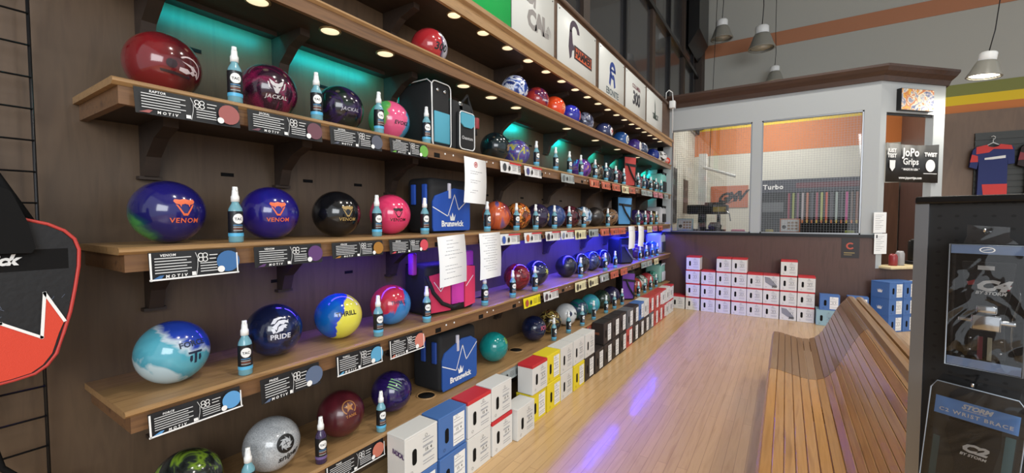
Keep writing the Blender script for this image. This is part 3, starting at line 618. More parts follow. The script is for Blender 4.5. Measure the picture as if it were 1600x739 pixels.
# ------------------------------------------------------------ spray bottles
M_liq = mat('blue_cleaner_liquid', '#2d9fc2', 0.12, trans=0.35)
M_bot = mat('clear_blue_bottle', '#4f8ea3', 0.08, trans=0.75)
M_lab = mat('bottle_label_black', '#14171c', 0.35)
def curved_patch(r, a0, a1, z0, z1, n=8, fac=None):
    vs = []; fs = []
    for i in range(n + 1):
        a = a0 + (a1 - a0) * i / n
        vs += [(r * math.cos(a), r * math.sin(a), z0), (r * math.cos(a), r * math.sin(a), z1)]
    return vs, [(2 * i, 2 * i + 2, 2 * i + 3, 2 * i + 1) for i in range(n)]
def curved_art(a2, r, a, zc):
    v, f = refine([(x, y, 0) for x, y in a2[0]], a2[1], 0.008)
    return [(r * math.cos(a + x / r), r * math.sin(a + x / r), zc + y) for x, y, _ in v], f
def make_bottle(liqcol='#86c2d2', bandcol='#56b0dc', tall=1.0):
    t = thing('spray_bottle', '', 'spray bottle'); kids = []
    body = MB().lathe([(0.021, 0), (0.0235, 0.003), (0.0235, 0.105), (0.021, 0.122), (0.013, 0.138), (0.0115, 0.142), (0.0115, 0.15)], n=20)
    kids.append(body.build('bottle_body', MATS.get('b' + liqcol) or mat('b' + liqcol, liqcol, 0.1, trans=0.35), t))
    kids.append(MB().add(*curved_patch(0.0239, -PI * .62, PI * .62, 0.034, 0.112, 16), smooth=True).build('label_wrap', M_lab, t, fix=False))
    kids.append(MB().add(*curved_patch(0.0241, -PI * .62, PI * .62, 0.022, 0.034, 16), smooth=True).build('label_band', mat('band' + bandcol, bandcol, 0.4), t, fix=False))
    ink = MB()
    for j, (zz, ci) in enumerate([(0.062, 1), (0.055, 0), (0.049, 2), (0.043, 0)]):
        v, f = curved_art(polys2d([rect(-.016, .016, -.0014, .0014)]), 0.0242, -0.15, zz); ink.add(v, f, ci)
    sub(kids[1], ink.build('label_print', [M_gtxt, mat('print_blue', '#4a86b8', .5), mat('print_rust', '#8a4a36', .5)], kids[1], fix=False))
    bd = MB(); v, f = curved_art(polys2d([disc(.018, n=18)]), 0.0243, -0.1, 0.085); bd.add(v, f, 0)
    v, f = curved_art(place2d(T('TAC', 0, .03), .0125, (0, 0)), 0.0245, -0.1, 0.0835); bd.add(v, f, 1)
    sub(kids[1], bd.build('label_badge', [M_wtxt, M_inkd], kids[1], fix=False))
    sp = MB().lathe([(0.0135, 0.146), (0.0135, 0.164), (0.0115, 0.168), (0.0105, 0.172), (0.0095, 0.186), (0.0085, 0.188), (0.008, 0.2)], n=16)
    sp.box(0.006, 0.0125, -.003, .003, 0.186, 0.196)
    kids.append(sp.build('sprayer', M_cap, t))
    return t, kids
bot0, bk0 = make_bottle(); bot1, bk1 = make_bottle('#4a3a62', '#6c5a8e')
BY = {'1': [.76, 1.08, 1.41, 1.74, 2.98, 3.32, 3.60, 3.86, 4.23, 4.55, 4.87, 5.17, 5.77, 6.05, 6.41, 6.71, 7.02],
      '2': [.75, 1.39, 1.72, 2.31, 2.68, 2.97, 3.30, 3.60, 3.94, 4.62, 5.80, 6.14, 6.45, 6.76],
      '3': [.77, 1.39, 1.73, 2.28, 2.63, 2.96, 3.87, 4.55, 4.88, 5.90, 6.22, 6.54, 6.84],
      '4': [.77, 1.07, 1.40, 3.30, 3.60, 3.92, 4.22, 4.59, 4.87, 5.15, 5.85, 6.16, 6.48, 6.80]}
used = {}; first = True; firstP = True
import re
for key, ys in BY.items():
    for y in ys:
        yy = y * 0.981
        if key == '4' and y == 1.07:
            o = bot1
        elif first: o = bot0; first = False
        else: o = copy_tree(bot0, None, bk0)
        o.location = (-1.669, yy, SH[key] + 0.0005); o.rotation_euler = (0, 0, random.uniform(-.35, .1))
        near = [(abs(b[1] - yy), b) for b in BALLS if b[0] == key]; nb = min(near)[1]
        side = 'left' if yy < nb[1] else 'right'
        kk = (key, nb[2], side); used[kk] = used.get(kk, 0) + 1
        far_side = used[kk] > 1
        liq = 'purple' if (key == '4' and y == 1.07) else 'blue'
        o['label'] = '%s spray bottle %s %s of the %s on the %s' % (liq, 'further' if far_side else 'just', side, nb[2], SNAME[key])
        o['group'] = 'spray bottles on the %s' % SNAME[key]

# ------------------------------------------------------------ info cards on the shelf fronts
def card(key, y, w, h, style, label, accent='#b05a5a', title='', drop=0.0, tilt=0.0):
    z = SH[key] - 0.012 - drop
    t = thing('info_card', label, 'info card', (XF + (0.016 if key != '4' else 0.002), y + w / 2, z), 0, 'info cards on the front of the %s' % SNAME[key])
    t.rotation_euler = (tilt, 0, 0)
    base = {'dark': '#1b1c1f', 'white': '#dedede', 'yellow': '#e6d71f', 'cream': '#e0d8b0', 'orange': '#c0634a', 'clear': '#9ea6a6', 'pink': '#c9808c'}[style]
    n = 6; vs = []; fs = []
    for i in range(n + 1):
        a = -w / 2 + w * i / n; bow = 0.003 * math.sin(i * 1.9 + y * 5)
        for (zz, dx) in ((0, 0.0), (-h, 0.008 + bow)): vs += [(dx, a, zz), (dx + .0012, a, zz)]
    for i in range(n):
        k = i * 4; fs += [(k + 1, k + 5, k + 7, k + 3), (k, k + 2, k + 6, k + 4), (k, k + 4, k + 5, k + 1), (k + 2, k + 3, k + 7, k + 6)]
    fs += [(0, 1, 3, 2), (n * 4, n * 4 + 2, n * 4 + 3, n * 4 + 1)]
    SHEET = MB().add(vs, fs).build('card_sheet', mat('card_' + style, base, .45), t)
    p = MB(); mats = [mat('card_light_ink', '#cdcfd1', .5), mat('card_accent_' + accent, accent, .5), M_wtxt, M_inkd, M_red]
    O = Vector((0.0125, 0, -h / 2)); 
    def put(a2, mi, lift=0.0): v, f = on_plane(a2, O, (0, 1, 0), (-.004 / h, 0, 1), lift); p.add(v, f, mi)
    hw = w / 2
    if style == 'dark':
        for i in range(6): put(polys2d([rect(-hw * .9, -hw * (.12 + .1 * (i % 2)), h * (.26 - i * .105), h * (.26 - i * .105 + .035))]), 0)
        for i in range(4): put(polys2d([rect(hw * .08, hw * .48, h * (-.02 - i * .105), h * (-.02 - i * .105 + .035))]), 0)
        put(polys2d(stroke([(-hw * .02, h * .42), (hw * .03, h * .2), (hw * .02, -h * .1), (-hw * .02, -h * .45)], h * .02)), 0)
        put(polys2d(ring(h * .07, h * .10, 8, c=(hw * .1, h * .3)) + ring(h * .07, h * .10, 8, c=(hw * .2, h * .3)) + ring(h * .07, h * .10, 8, c=(hw * .1, h * .14)) + ring(h * .07, h * .1, 8, c=(hw * .2, h * .14)) + [rect(hw * .3, hw * .5, h * .28, h * .31), rect(hw * .3, hw * .46, h * .14, h * .17)]), 2)
        put(polys2d([disc(h * .42, (hw * .76, 0), 20)]), 1, .0004); put(polys2d([disc(h * .13, (hw * .57, -h * .3), 14)]), 2, .0008)
        put(polys2d([rect(-hw * .12, -hw * .03, -h * .44, -h * .3)]), 2, .0004)
        put(place2d(T('MOTIV', .1, .03, 1.7), h * .15, (-hw * .46, -h * .4)), 2, .0004)
        if title: put(place2d(T(title, .1, .02, 1.1), h * .13, (-hw * .62, h * .38)), 2, .0004)
        put(polys2d([[(-hw * .95, -h * .46), (-hw * .8, -h * .34), (-hw * .72, -h * .34), (-hw * .78, -h * .46)]]), 1, .0006)
    else:
        ink = 3
        if style == 'white': put(polys2d([rect(-hw * .2, hw, h * .36, h * .5)]), 4)
        put(polys2d([disc(h * .36, (-hw * .68, -h * .02), 20, .8)]), 1, .0004); put(polys2d([disc(h * .24, (-hw * .22, -h * .05), 16, .7)]), ink, .0004)
        put(polys2d([rect(hw * .05, hw * .5, h * (.2 - i * .14), h * (.2 - i * .14 + .03)) for i in range(4)]), ink)
        put(polys2d([rect(hw * .66, hw * .92, h * (.22 - i * .12), h * (.22 - i * .12 + .05)) for i in range(5)]), 3)
    p.build('card_print', mats, SHEET, fix=False)
    if title in ('FORCE', 'TANK') or (title == 'VENOM' and accent == '#3a6aa0') or (title == 'THRILL'):
        e = MB(); e.add(*on_plane(polys2d(stroke([(-hw, -h * .49), (hw, -h * .49)], .005) + stroke([(-hw + .002, -h * .5), (-hw + .002, h * .45)], .005) + stroke([(hw - .002, -h * .5), (hw - .002, h * .3)], .004)), O, (0, 1, 0), (-.004 / h, 0, 1), .001)); e.build('white_edge', M_wtxt, SHEET, fix=False)
    return t
C = 'info card on the %s front, '
for key, lst in {
    '1': [(.45, .285, .078, 'dark', 'under the dark red ball', '#9c5a58', 'RAPTOR'), (.765, .285, .078, 'dark', 'under the maroon ball', '#6a4450', 'JACKAL'), (1.09, .27, .076, 'dark', 'under the black violet ball', '#565a68', 'JACKAL'), (1.41, .255, .072, 'dark', 'under the pink and blue ball', '#6aa84a', 'EVOKE')],
    '2': [(.47, .245, .085, 'dark', 'under the navy and green ball', '#3a6aa0', 'VENOM'), (.775, .265, .076, 'dark', 'under the blue violet ball', '#5c3a70', 'VENOM'), (1.09, .27, .068, 'dark', 'under the black and gold ball', '#a0702c', 'VENOM'), (1.40, .26, .07, 'dark', 'under the solid pink ball', '#cc4a58', 'VENOM')],
    '3': [(.455, .26, .07, 'dark', 'under the pale blue marbled ball', '#5a9ad0', 'FORCE'), (.785, .235, .09, 'dark', 'under the navy lion ball', '#5a6a86', 'PRIDE'), (1.10, .24, .085, 'dark', 'under the blue and yellow ball', '#58a0c8', 'THRILL'), (1.39, .23, .09, 'dark', 'under the red and blue ball', '#c87a6c', 'THRILL')],
    '4': [(1.05, .31, .08, 'dark', 'under the maroon star ball', '#c0705c', 'TANK')]}.items():
    for (y, w, h, st, wh, ac, ti) in lst:
        card(key, y, w, h, st, ('dark grey ' + C % SNAME[key] + wh), ac, ti, 0.006 if key != '3' else .012, random.uniform(-.02, .02))
cl = {'1': [(2.36, 'white', '#3a3f44'), (2.67, 'white', '#4a4a80'), (3.28, 'clear', '#6a7072'), (3.90, 'orange', '#d09a80'), (4.22, 'orange', '#c87a68'), (4.55, 'orange', '#a86a50'), (4.88, 'cream', '#a87a5a'), (5.14, 'orange', '#9c7a68'), (5.67, 'clear', '#8aa8a0'), (5.95, 'clear', '#9ab0a8'), (6.28, 'pink', '#a8505c'), (6.57, 'pink', '#a8505c'), (6.93, 'clear', '#7c8a80')],
      '2': [(2.35, 'white', '#3c5ca8'), (2.67, 'white', '#c0603c'), (3.0, 'white', '#3c3440'), (3.28, 'white', '#8890a8'), (3.57, 'cream', '#4a4432'), (3.89, 'clear', '#34423c'), (4.2, 'orange', '#d0806a'), (4.5, 'orange', '#c05a3c'), (4.77, 'orange', '#b8503c'), (5.98, 'cream', '#b8b0a0'), (6.28, 'pink', '#b05060'), (6.60, 'orange', '#a8504a')],
      '3': [(2.66, 'yellow', '#a84a3a'), (2.97, 'white', '#4a3c44'), (3.58, 'cream', '#3c382c'), (3.89, 'cream', '#3c382c'), (4.2, 'clear', '#d8d4d8'), (4.52, 'orange', '#b8604c'), (4.86, 'orange', '#b8604c'), (5.71, 'clear', '#7ca098'), (5.99, 'clear', '#b0b8a8'), (6.37, 'cream', '#c0b8a0')],
      '4': [(2.35, 'clear', '#3c5a44'), (2.93, 'yellow', '#34302a'), (3.28, 'white', '#8c5a50'), (3.60, 'orange', '#9c4a38'), (3.90, 'orange', '#5c5a7c'), (4.17, 'orange', '#4c5c8c'), (4.72, 'orange', '#9c5a48')]}
for key, lst in cl.items():
    for i, (y, st, ac) in enumerate(lst):
        near = min([(abs(b[1] - y - .12), b[2]) for b in BALLS if b[0] == key])
        card(key, y, .255, .075 if st != 'cream' else .085, st, '%s info card, number %d past the bags on the %s front' % (st, i + 1, SNAME[key]), ac, '', 0.008)

# sheets of paper taped to shelf fronts
def sheet(y, z, w, h, label, lines, tilt=0.0, logo=False, x=XF + .034, M=None, lean=0.012):
    t = thing('paper_notice', label, 'notice', (x, y, z), 0, None); t.rotation_euler = (tilt, 0, 0)
    if M: t.matrix_world = M
    n = 8; vs = []; fs = []
    for i in range(n + 1):
        zz = -h * i / n; b = lean * math.sin(i / n * PI) * .6 + lean * i / n * .3
        vs += [(b, -w / 2, zz), (b, w / 2, zz), (b + .0006, -w / 2, zz), (b + .0006, w / 2, zz)]
    for i in range(n):
        k = i * 4; fs += [(k + 2, k + 6, k + 7, k + 3), (k, k + 1, k + 5, k + 4), (k, k + 4, k + 6, k + 2), (k + 1, k + 3, k + 7, k + 5)]
    PS = MB().add(vs, fs, smooth=True).build('paper_sheet', M_paper, t)
    p = MB()
    for q, (zz, a, b_) in enumerate(lines):
        i = zz; bb = lean * math.sin(i * PI) * .6 + lean * i * .3 + .0016
        wv, wf = [], []
        rr = random.Random(q + int(y * 100)); x0 = a * w / 2
        while x0 < b_ * w / 2:
            x1 = min(x0 + rr.uniform(.006, .02) * w / .2, b_ * w / 2); k = len(wv); wv += [(bb, x0, -h * i), (bb, x1, -h * i), (bb, x1, -h * i + .0026), (bb, x0, -h * i + .0026)]; wf.append((k, k + 1, k + 2, k + 3)); x0 = x1 + .004
        p.add(wv, wf, 0)
    if logo:
        v, f = on_plane(polys2d(ring(.012, .018, 16) + [disc(.008)]), (.006, 0, -h * .14), (0, 1, 0), (0, 0, 1)); p.add(v, f, 1)
    p.build('paper_print', [M_ink, mat('soft_red_ink', '#c46a6a', .7)], PS, fix=False)
    return t
sheet(2.065, 1.85, .215, .275, 'white letter sheet with red round stamp hanging under the teal and black bag', [(.3, -.5, .6), (.35, -.5, .2), (.5, -.5, .4), (.55, -.5, .1), (.72, -.3, .2), (.77, -.5, 0)], -.03, True)
sheet(1.84, 1.385, .235, .285, 'white handwritten sheet hanging in front of the pink bag', [(.1, -.4, .1), (.17, -.4, .5), (.24, -.4, .1), (.31, -.5, .5), (.38, -.6, .7), (.45, -.3, .2), (.6, -.6, .3), (.67, -.6, .6), (.74, -.5, .1), (.85, -.7, .6)], .05)
sheet(2.215, 1.39, .23, .295, 'white printed list hanging right of the handwritten sheet', [(.06 + .055 * i, -.7 + .2 * (i % 3), .6 - .15 * (i % 2)) for i in range(15)], .02)
sheet(5.21, 1.39, .25, .28, 'white sheet hanging on the middle shelf before the far bags, left one', [(.2, -.6, .5)], 0)
sheet(5.62, 1.385, .25, .27, 'white sheet hanging on the middle shelf before the far bags, right one', [(.2, -.6, .5)], -.09)

# ------------------------------------------------------------ bags
def colmat(c, rough=.7): return mat('cloth_' + c, c, rough, bump=.4, bscale=700)
def tote(y, key, label, main='#1f4fb4', accent='#1d3f94', x=-1.74, w=.36, h=.335, d=.20, text=True, strap='#1f4fb4', rz=0.0, ztop=None):
    """boxy single-ball tote, printed face to +X"""
    t = thing('ball_tote_bag', label, 'bag', (x, y, SH[key] + .001), rz)
    MB().bbox(-d, 0, -w / 2, w / 2, 0, h * .98, .03, 3).build('bag_body', M_fabric, t)
    f = MB(); P = [(-w / 2 + .015, .012), (w / 2 - .015, .012), (w / 2 - .008, .03), (w / 2 - .008, h * .70), (w * .30, h * .80), (w * .05, h * .815), (-w / 2 + .03, h * .66), (-w / 2 + .008, h * .55), (-w / 2 + .008, .03)]
    f.prism(P, 0.0, .008, 'x'); f.build('front_panel', colmat(main), t)
    z = MB(); v, fc = on_plane(polys2d(stroke([(-w * .48, h * .46), (-w * .12, h * .30), (.02, h * .70), (w * .16, h * .42), (w * .47, h * .66)], .0055)), (.009, 0, 0), *XP, lift=.0004); z.add(v, fc); z.build('zigzag_stripe', M_wtxt, t, fix=False)
    if text:
        p = MB(); v, fc = on_plane(place2d(CROWNB, .055, (0, h * .285)), (.009, 0, 0), *XP, lift=.0005); p.add(v, fc)
        v, fc = on_plane(place2d(T('Brunswick', 0, .04), .048, (0, h * .16)), (.009, 0, 0), *XP, lift=.0005); p.add(v, fc); p.build('bag_lettering', M_wtxt, t, fix=False)
    for s in (-.04, -.13):
        a = MB(); pts = [(s, -w * .43 + .0, h * .75), (s, -w * .50, h * .95), (s, -w * .46, h * .80 + .04)]
        a.bbox(s - .018, s + .018, -w / 2 - .018, -w / 2 - .004, h * .5, h * .86, .005, 2); a.build('carry_handle', colmat(strap), t)
    MB().bbox(-.01, .014, -.035, -.015, h * .62, h * .9, .004, 2).build('hang_tag', mat('tag_white', '#c8c6d4', .5), t)
    return t
tote(1.99, '2', 'blue and black tote bag with white crown on the middle shelf', '#1f4fae')
tote(2.03, '4', 'blue and black tote bag with white crown on the bottom shelf', '#20509e', strap='#1a3f8e', h=.365, x=-1.715, d=.24, w=.35)
# the black and teal trolley bag
t = thing('bowling_bag', 'black bag with light blue panels and white piping on the teal-lit shelf', 'bag', (0, 0, SH['1'] + .001))
teal = colmat('#4f9fb8')
MB().bbox(-1.99, -1.71, 1.79, 1.955, 0, .385, .025, 3).build('bag_body', M_fabric, t)
MB().bbox(-1.98, -1.70, 1.965, 2.16, 0, .315, .03, 3).build('front_compartment', M_fabric, t)
MB().bbox(-1.715, -1.702, 1.81, 1.94, .03, .21, .005, 2).build('side_panel', teal, t)
def pipe(par, pts, m=M_wtxt, r=.0035, closed=True): return MB().tube(pts, r, 6, 0, closed).build('piping', m, par)
def rr(x, y0, y1, z0, z1, r):
    out = []
    for (cy, cz, a) in ((y1 - r, z1 - r, 0), (y0 + r, z1 - r, PI / 2), (y0 + r, z0 + r, PI), (y1 - r, z0 + r, 1.5 * PI)):
        for i in range(5): q = a + i * PI / 8; out.append((x, cy + r * math.cos(q), cz + r * math.sin(q)))
    return out
pipe(t, rr(-1.708, 1.792, 1.953, .006, .38, .03))
pipe(t, [(-1.708, 1.80, .006), (-1.708, 1.788, .36), (-1.74, 1.788, .386), (-1.95, 1.788, .386), (-1.99, 1.79, .35), (-1.99, 1.79, .25)], closed=False)
pk = MB().bbox(-1.705, -1.672, 1.99, 2.14, .012, .245, .015, 3).build('pocket', M_fabric, t); pipe(t, rr(-1.672, 1.993, 2.137, .015, .243, .025))
MB().prism([(2.0, .235), (2.13, .235), (2.13, .17), (2.10, .15), (2.03, .15), (2.0, .17)], -1.672, -1.665, 'x').build('pocket_flap', teal, t)
v, f = on_plane(place2d(T('Quantum', .1, .03), .028, (0, 0)), (-1.6712, 2.065, .085), *XP, lift=.0008); MB().add(v, f).build('bag_lettering', M_gtxt, t, fix=False)
for yy in (1.84, 1.90): MB().lathe([(.012, 0), (.012, .006), (.007, .008)], n=14, M=Matrix.Translation((-1.711, yy, .335)) @ Matrix.Rotation(PI / 2, 4, 'Y')).build('eyelet', M_chrome, t)
MB().bbox(-1.72, -1.70, 2.02, 2.06, .255, .31, .006, 2).build('buckle', M_chrome, t)
MB().tube([(-1.72, 2.06, .30), (-1.70, 2.10, .36), (-1.72, 2.14, .33), (-1.69, 2.16, .22), (-1.68, 2.165, .12)], .009, 8).build('carry_handle', M_fabric, t)
MB().bbox(-1.70, -1.66, 2.145, 2.175, .16, .23, .006, 2).build('hang_tag', mat('tag_red', '#8a3038', .5), t)
# pink bag
t = thing('bowling_bag', 'pink and black shoulder bag behind the hanging sheets on the blue-lit shelf', 'bag', (-1.72, 1.97, SH['3'] + .001), -.12)
MB().bbox(-.22, 0, -.2, .2, 0, .30, .03, 3).build('bag_body', M_fabric, t)
pinkm = colmat('#d8385f'); mag = colmat('#c436a0'); pu = colmat('#9a35a8')
MB().prism([(-.18, .02), (-.02, .015), (-.02, .26), (-.18, .24)], 0, .008, 'x').build('front_panel', pinkm, t)
MB().prism([(-.01, .05), (.09, .05), (.09, .20), (-.01, .20)], 0, .010, 'x').build('center_pocket', mag, t)
MB().prism([(.10, .015), (.19, .03), (.19, .27), (.10, .28)], 0, .009, 'x').build('side_panel', pinkm, t)
MB().bbox(-.03, .0, .10, .19, .27, .37, .01, 2).build('top_flap', pu, t)
MB().bbox(-.13, -.08, -.235, -.20, .24, .37, .01, 2).build('end_loop', pu, t)
MB().tube([(-.01, -.19, .24), (.015, -.16, .14), (.025, -.10, .07), (.028, -.02, .035), (.025, .04, .045)], .012, 8).build('shoulder_strap', M_fabric, t)
z = MB(); v, f = on_plane(polys2d(stroke([(-.15, .20), (-.10, .14), (-.05, .2)], .005) + stroke([(.11, .15), (.17, .21)], .005)), (.0105, 0, 0), *XP, lift=.0004); z.add(v, f); z.build('zigzag_stripe', M_wtxt, t, fix=False)
# upright far bags
def slim(key, y, label, c, c2='#141416', h=.40, w=.17, x=-1.70, rz=-.9):
    t = thing('shoulder_bag', label, 'bag', (x, y, SH[key] + .001), rz)
    MB().bbox(-.24, 0, -w / 2, w / 2, 0, h, .03, 3).build('bag_body', M_fabric, t)
    MB().prism([(-w * .42, .02), (w * .30, .02), (w * .42, h * .92), (-w * .46, h * .96)], 0, .012, 'x').build('front_panel', colmat(c), t)
    MB().prism([(-w * .42, h * .68), (w * .46, h * .62), (w * .46, h * .7), (-w * .42, h * .76)], .012, .018, 'x').build('strap_band', colmat(c2), t)
    MB().tube([(.015, -w * .2, h * .72), (.03, 0, h * .45), (.03, w * .3, h * .2), (.02, w * .55, .05)], .011, 8).build('shoulder_strap', colmat(c2), t)
    return t
slim('1', 5.42, 'red and black shoulder bag standing on the teal-lit shelf', '#b8403c', h=.40)
slim('2', 5.22, 'light blue and black shoulder bag standing on the middle shelf', '#4f8fc4', h=.37, w=.20)
slim('3', 5.32, 'dark blue and grey bag slumped on the blue-lit shelf', '#23294a', '#6a6f86', h=.33, w=.24, rz=-.5)
slim('4', 5.40, 'purple and black shoulder bag leaning out over the bottom shelf', '#6a3a9a', h=.37, w=.19, x=-1.70)
def endbag(key, label, c, c2, h=.33):
    t = thing('end_bag', label, 'bag', (-1.70, 7.25, SH[key] + .001))
    MB().bbox(-.26, 0, -.15, .15, 0, h, .04, 3).build('bag_body', colmat(c), t)
    MB().tube([(-.03, -.12, h * .8), (.0, -.1, h * 1.02), (.0, .08, h * 1.02), (-.03, .12, h * .8)], .014, 8).build('carry_handle', colmat(c2), t)
    MB().bbox(0, .018, -.12, .08, .03, h * .6, .008, 2).build('front_pocket', colmat(c2), t)
endbag('1', 'teal and black bag at the far end of the teal-lit shelf', '#7cc0b8', '#1c2228')
endbag('2', 'white and black bag at the far end of the middle shelf', '#b8babf', '#17181a', .28)
endbag('3', 'bag glowing blue at the far end of the blue-lit shelf', '#9aa2b8', '#24283c')
endbag('4', 'pale green bag at the far end of the bottom shelf', '#7fb0a4', '#c3c8ce', .30)

# red and black bag hanging on the wire grid, far left
t = thing('hanging_ball_bag', 'black and red bag with white zigzag hanging on the wire grid', 'bag', (0, 0, 0))
out = [(.225, 1.48), (.27, 1.466), (.300, 1.448), (.319, 1.425), (.327, 1.395), (.325, 1.35), (.316, 1.288), (.305, 1.225), (.290, 1.169), (.275, 1.115), (.257, 1.088), (.235, 1.072), (.20, 1.066), (.10, 1.058), (-.02, 1.056)]
full = out + [(-.02 - (y + .02), z) for y, z in reversed(out[:-1])]
gus = MB().prism(full, -1.93, -1.67, 'x'); gus.build('bag_body', M_fabric, t)
fp = MB().prism([((y + .02) * .985 - .02, (z - 1.27) * .985 + 1.27) for y, z in full], -1.67, -1.652, 'x')
fp.build('front_panel', mat('mottled_black_cloth', '#101217', .6, bump=.5, bscale=60), t)
redm = mat('red_orange_cloth', '#d0402a', .6, bump=.3, bscale=500)
low = [(y, z) for y, z in [((y + .02) * .97 - .02, (z - 1.27) * .975 + 1.27) for y, z in out] if z < 1.20]
zz = [(-.02, 1.27), (.02, 1.24), (.18, 1.213), (.249, 1.162), (.257, 1.283), (.291, 1.200)]
MB().prism(zz + low + [(-.06, 1.06), (-.28, 1.09), (-.3, 1.2), (-.22, 1.213)], -1.652, -1.649, 'x').build('lower_panel', redm, t)
v, f = on_plane(polys2d(stroke([(-.22, 1.213), (-.02, 1.27), (.02, 1.245), (.18, 1.217), (.249, 1.166), (.2575, 1.283), (.292, 1.203)], .0065)), (-1.6485, 0, 0), *XP, lift=.0005); MB().add(v, f).build('zigzag_stripe', M_wtxt, t, fix=False)
MB().tube([(-1.655, y, z) for y, z in full], .0045, 8, 0, True).build('piping', mat('red_piping', '#b83a34', .5), t)
v, f = on_plane(place2d(T('Brunswick', .35, .05), .036, (0, 0)), (-1.6519, .136, 1.374), *XP, lift=.0008); MB().add(v, f).build('bag_lettering', M_wtxt, t, fix=False)
MB().box(-1.652, -1.6517, -.3, .305, 1.345, 1.40).build('logo_band', M_blackm, t)
MB().prism([(.0, 1.60), (.12, 1.60), (.205, 1.55), (.232, 1.47), (.243, 1.405), (.235, 1.392), (.0, 1.398)], -1.655, -1.63, 'x').build('strap_pad', M_blackm, t)
MB().tube([(-1.80, .26, 1.47), (-1.86, .20, 1.62), (-1.93, .12, 1.70), (-1.95, 0, 1.72)], .012, 8).build('shoulder_strap', M_blackm, t)
MB().tube([(-1.93, .20, 1.07), (-1.94, .17, .9), (-1.94, .20, .74), (-1.93, .27, .64), (-1.95, .36, .62)], .009, 8).build('trailing_strap', M_blackm, t)
sc = [(.155, 1.245, .05), (.20, 1.20, .045), (.275, 1.255, .03), (.13, 1.19, .04)]
p = MB(); rnd = random.Random(4)
for (cy, cz, s) in sc:
    for k in range(9):
        a = (cy + rnd.uniform(-s, s) * .6, cz + rnd.uniform(-s, s) * .4); b_ = (a[0] + rnd.uniform(-s, s) * .4, a[1] + rnd.uniform(-s, s) * .3)
        if b_[1] < 1.228: continue
        v, f = on_plane(polys2d(stroke([a, b_], .0012)), (-1.6515, 0, 0), *XP, lift=.0006); p.add(v, f)
p.build('scribble_print', mat('print_grey_blue', '#4e5668', .6), t, fix=False)

# wire grid on the wall
t = thing('wire_grid_panel', 'black wire grid panel on the dark wall behind the hanging bag', 'display grid', (0, 0, 0))
for y in (.302,): MB().tube([(-1.985, y, .30), (-1.985, y, 2.34)], .0045, 8).build('upright_wire', M_steel, t)
for y in (.1, -.1, -.3): MB().tube([(-1.985, y, .30), (-1.985, y, 2.34)], .003, 6).build('upright_wire', M_steel, t)
for k in range(20):
    z = .36 + k * .0975
    MB().tube([(-1.981, -.35, z), (-1.981, .302, z)], .0032, 6).build('cross_wire', M_steel, t)
for z in (.5, 2.2): MB().box(WX, -1.985, .27, .30, z, z + .03).build('wall_mount', M_steel, t)

# ------------------------------------------------------------ ball boxes
BXW, BXD, BXH = .222, .235, .218
M_card = {'white': '#d9d9d6', 'blue': '#466fae', 'yellow': '#e6d22a', 'cream': '#dccf9a', 'black': '#2b2422', 'grey': '#5c5f63', 'red': '#b8433c', 'redlid': '#dcdcda', 'bluegrey': '#8fb0ba', 'picture': '#dcdcda'}
BX = {}
def make_box(kind, side=None):
    t = thing('ball_box', '', 'box'); kids = []
    c = mat('carton_' + M_card[kind], M_card[kind], .55)
    lidc = {'redlid': '#c22c34', 'picture': '#b83a40'}.get(kind, M_card[kind])
    w, d, h = BXW / 2, BXD, BXH
    kids.append(MB().bbox(-w, w, 0, d, 0, h - .012, .003, 1, smooth=False).build('carton', c, t))       # front at local y=0, looks to -Y
    kids.append(MB().bbox(-w - .001, w + .001, -.001, d + .001, h - .024 if kind in ('redlid', 'picture') else h - .014, h, .003, 1, smooth=False).build('lid', mat('lid_' + lidc, lidc, .55), t))
    pl = MB()
    if kind != 'picture':
        P = []
        for (cx, cz, a0) in ((-.05, .128, 0), (-.05, .076, PI)):
            P += [(cx + .015 * math.cos(a0 + i * PI / 6), cz + .015 * math.sin(a0 + i * PI / 6)) for i in range(7)]
        pl.add(*on_plane(polys2d([P]), (0, -.0022, 0), *YM)); sub(kids[0], pl.build('handle_hole', M_blackm, kids[0], fix=False))
    st = MB()
    if kind in ('black', 'blue', 'grey', 'red', 'yellow'):
        st.add(*on_plane(polys2d([rect(.0, .094, .02, .19)]), (0, -.0024, 0), *YM), mi=0)
    x0 = .006
    for i, (zz, ww) in enumerate([(.165, .05), (.15, .075), (.128, .07), (.122, .07), (.085, .08), (.079, .06), (.05, .08), (.035, .078)]):
        st.add(*on_plane(polys2d([rect(x0, x0 + ww, zz, zz + .003)]), (0, -.0028, 0), *YM), mi=1)
    st.add(*on_plane(place2d(T('15  4', 0, .01), .024, (.045, .105)), (0, -.0029, 0), *YM), mi=2)
    st.add(*on_plane(polys2d(ring(.007, .0085, 12, c=(.03, .18)) + ring(.007, .0085, 12, c=(-.07, .03))), (0, -.0029, 0), *YM), mi=2)
    if kind == 'picture':
        st.add(*on_plane(polys2d([[(-.09, .18), (-.02, .17), (.08, .06), (.02, .04), (-.08, .10)]]), (0, -.0026, 0), *YM), mi=1)
        st.add(*on_plane(place2d(T('300', .1, .04), .045, (.045, .04)), (0, -.003, 0), *YM), mi=2)
    sub(kids[0], st.build('sticker', [M_wtxt, M_ink, M_inkd], kids[0], fix=False))
    sd = MB()
    if side == 'crown': sd.add(*on_plane(place2d(CROWN, .07, (0, 0)), (-w - .0022, d * .5, h * .45), (0, -1, 0), (0, 0, 1)))
    if side == 'band': sd.add(*on_plane(polys2d([rect(-.09, .03, -.012, .012)]), (-w - .0022, d * .5, h * .5), (0, -1, 0), (0, 0, 1)))
    if sd.v: kids.append(sd.build('side_print', M_wtxt if side == 'crown' else mat('rust_print', '#7a4a34', .5), t, fix=False))
    return t, kids
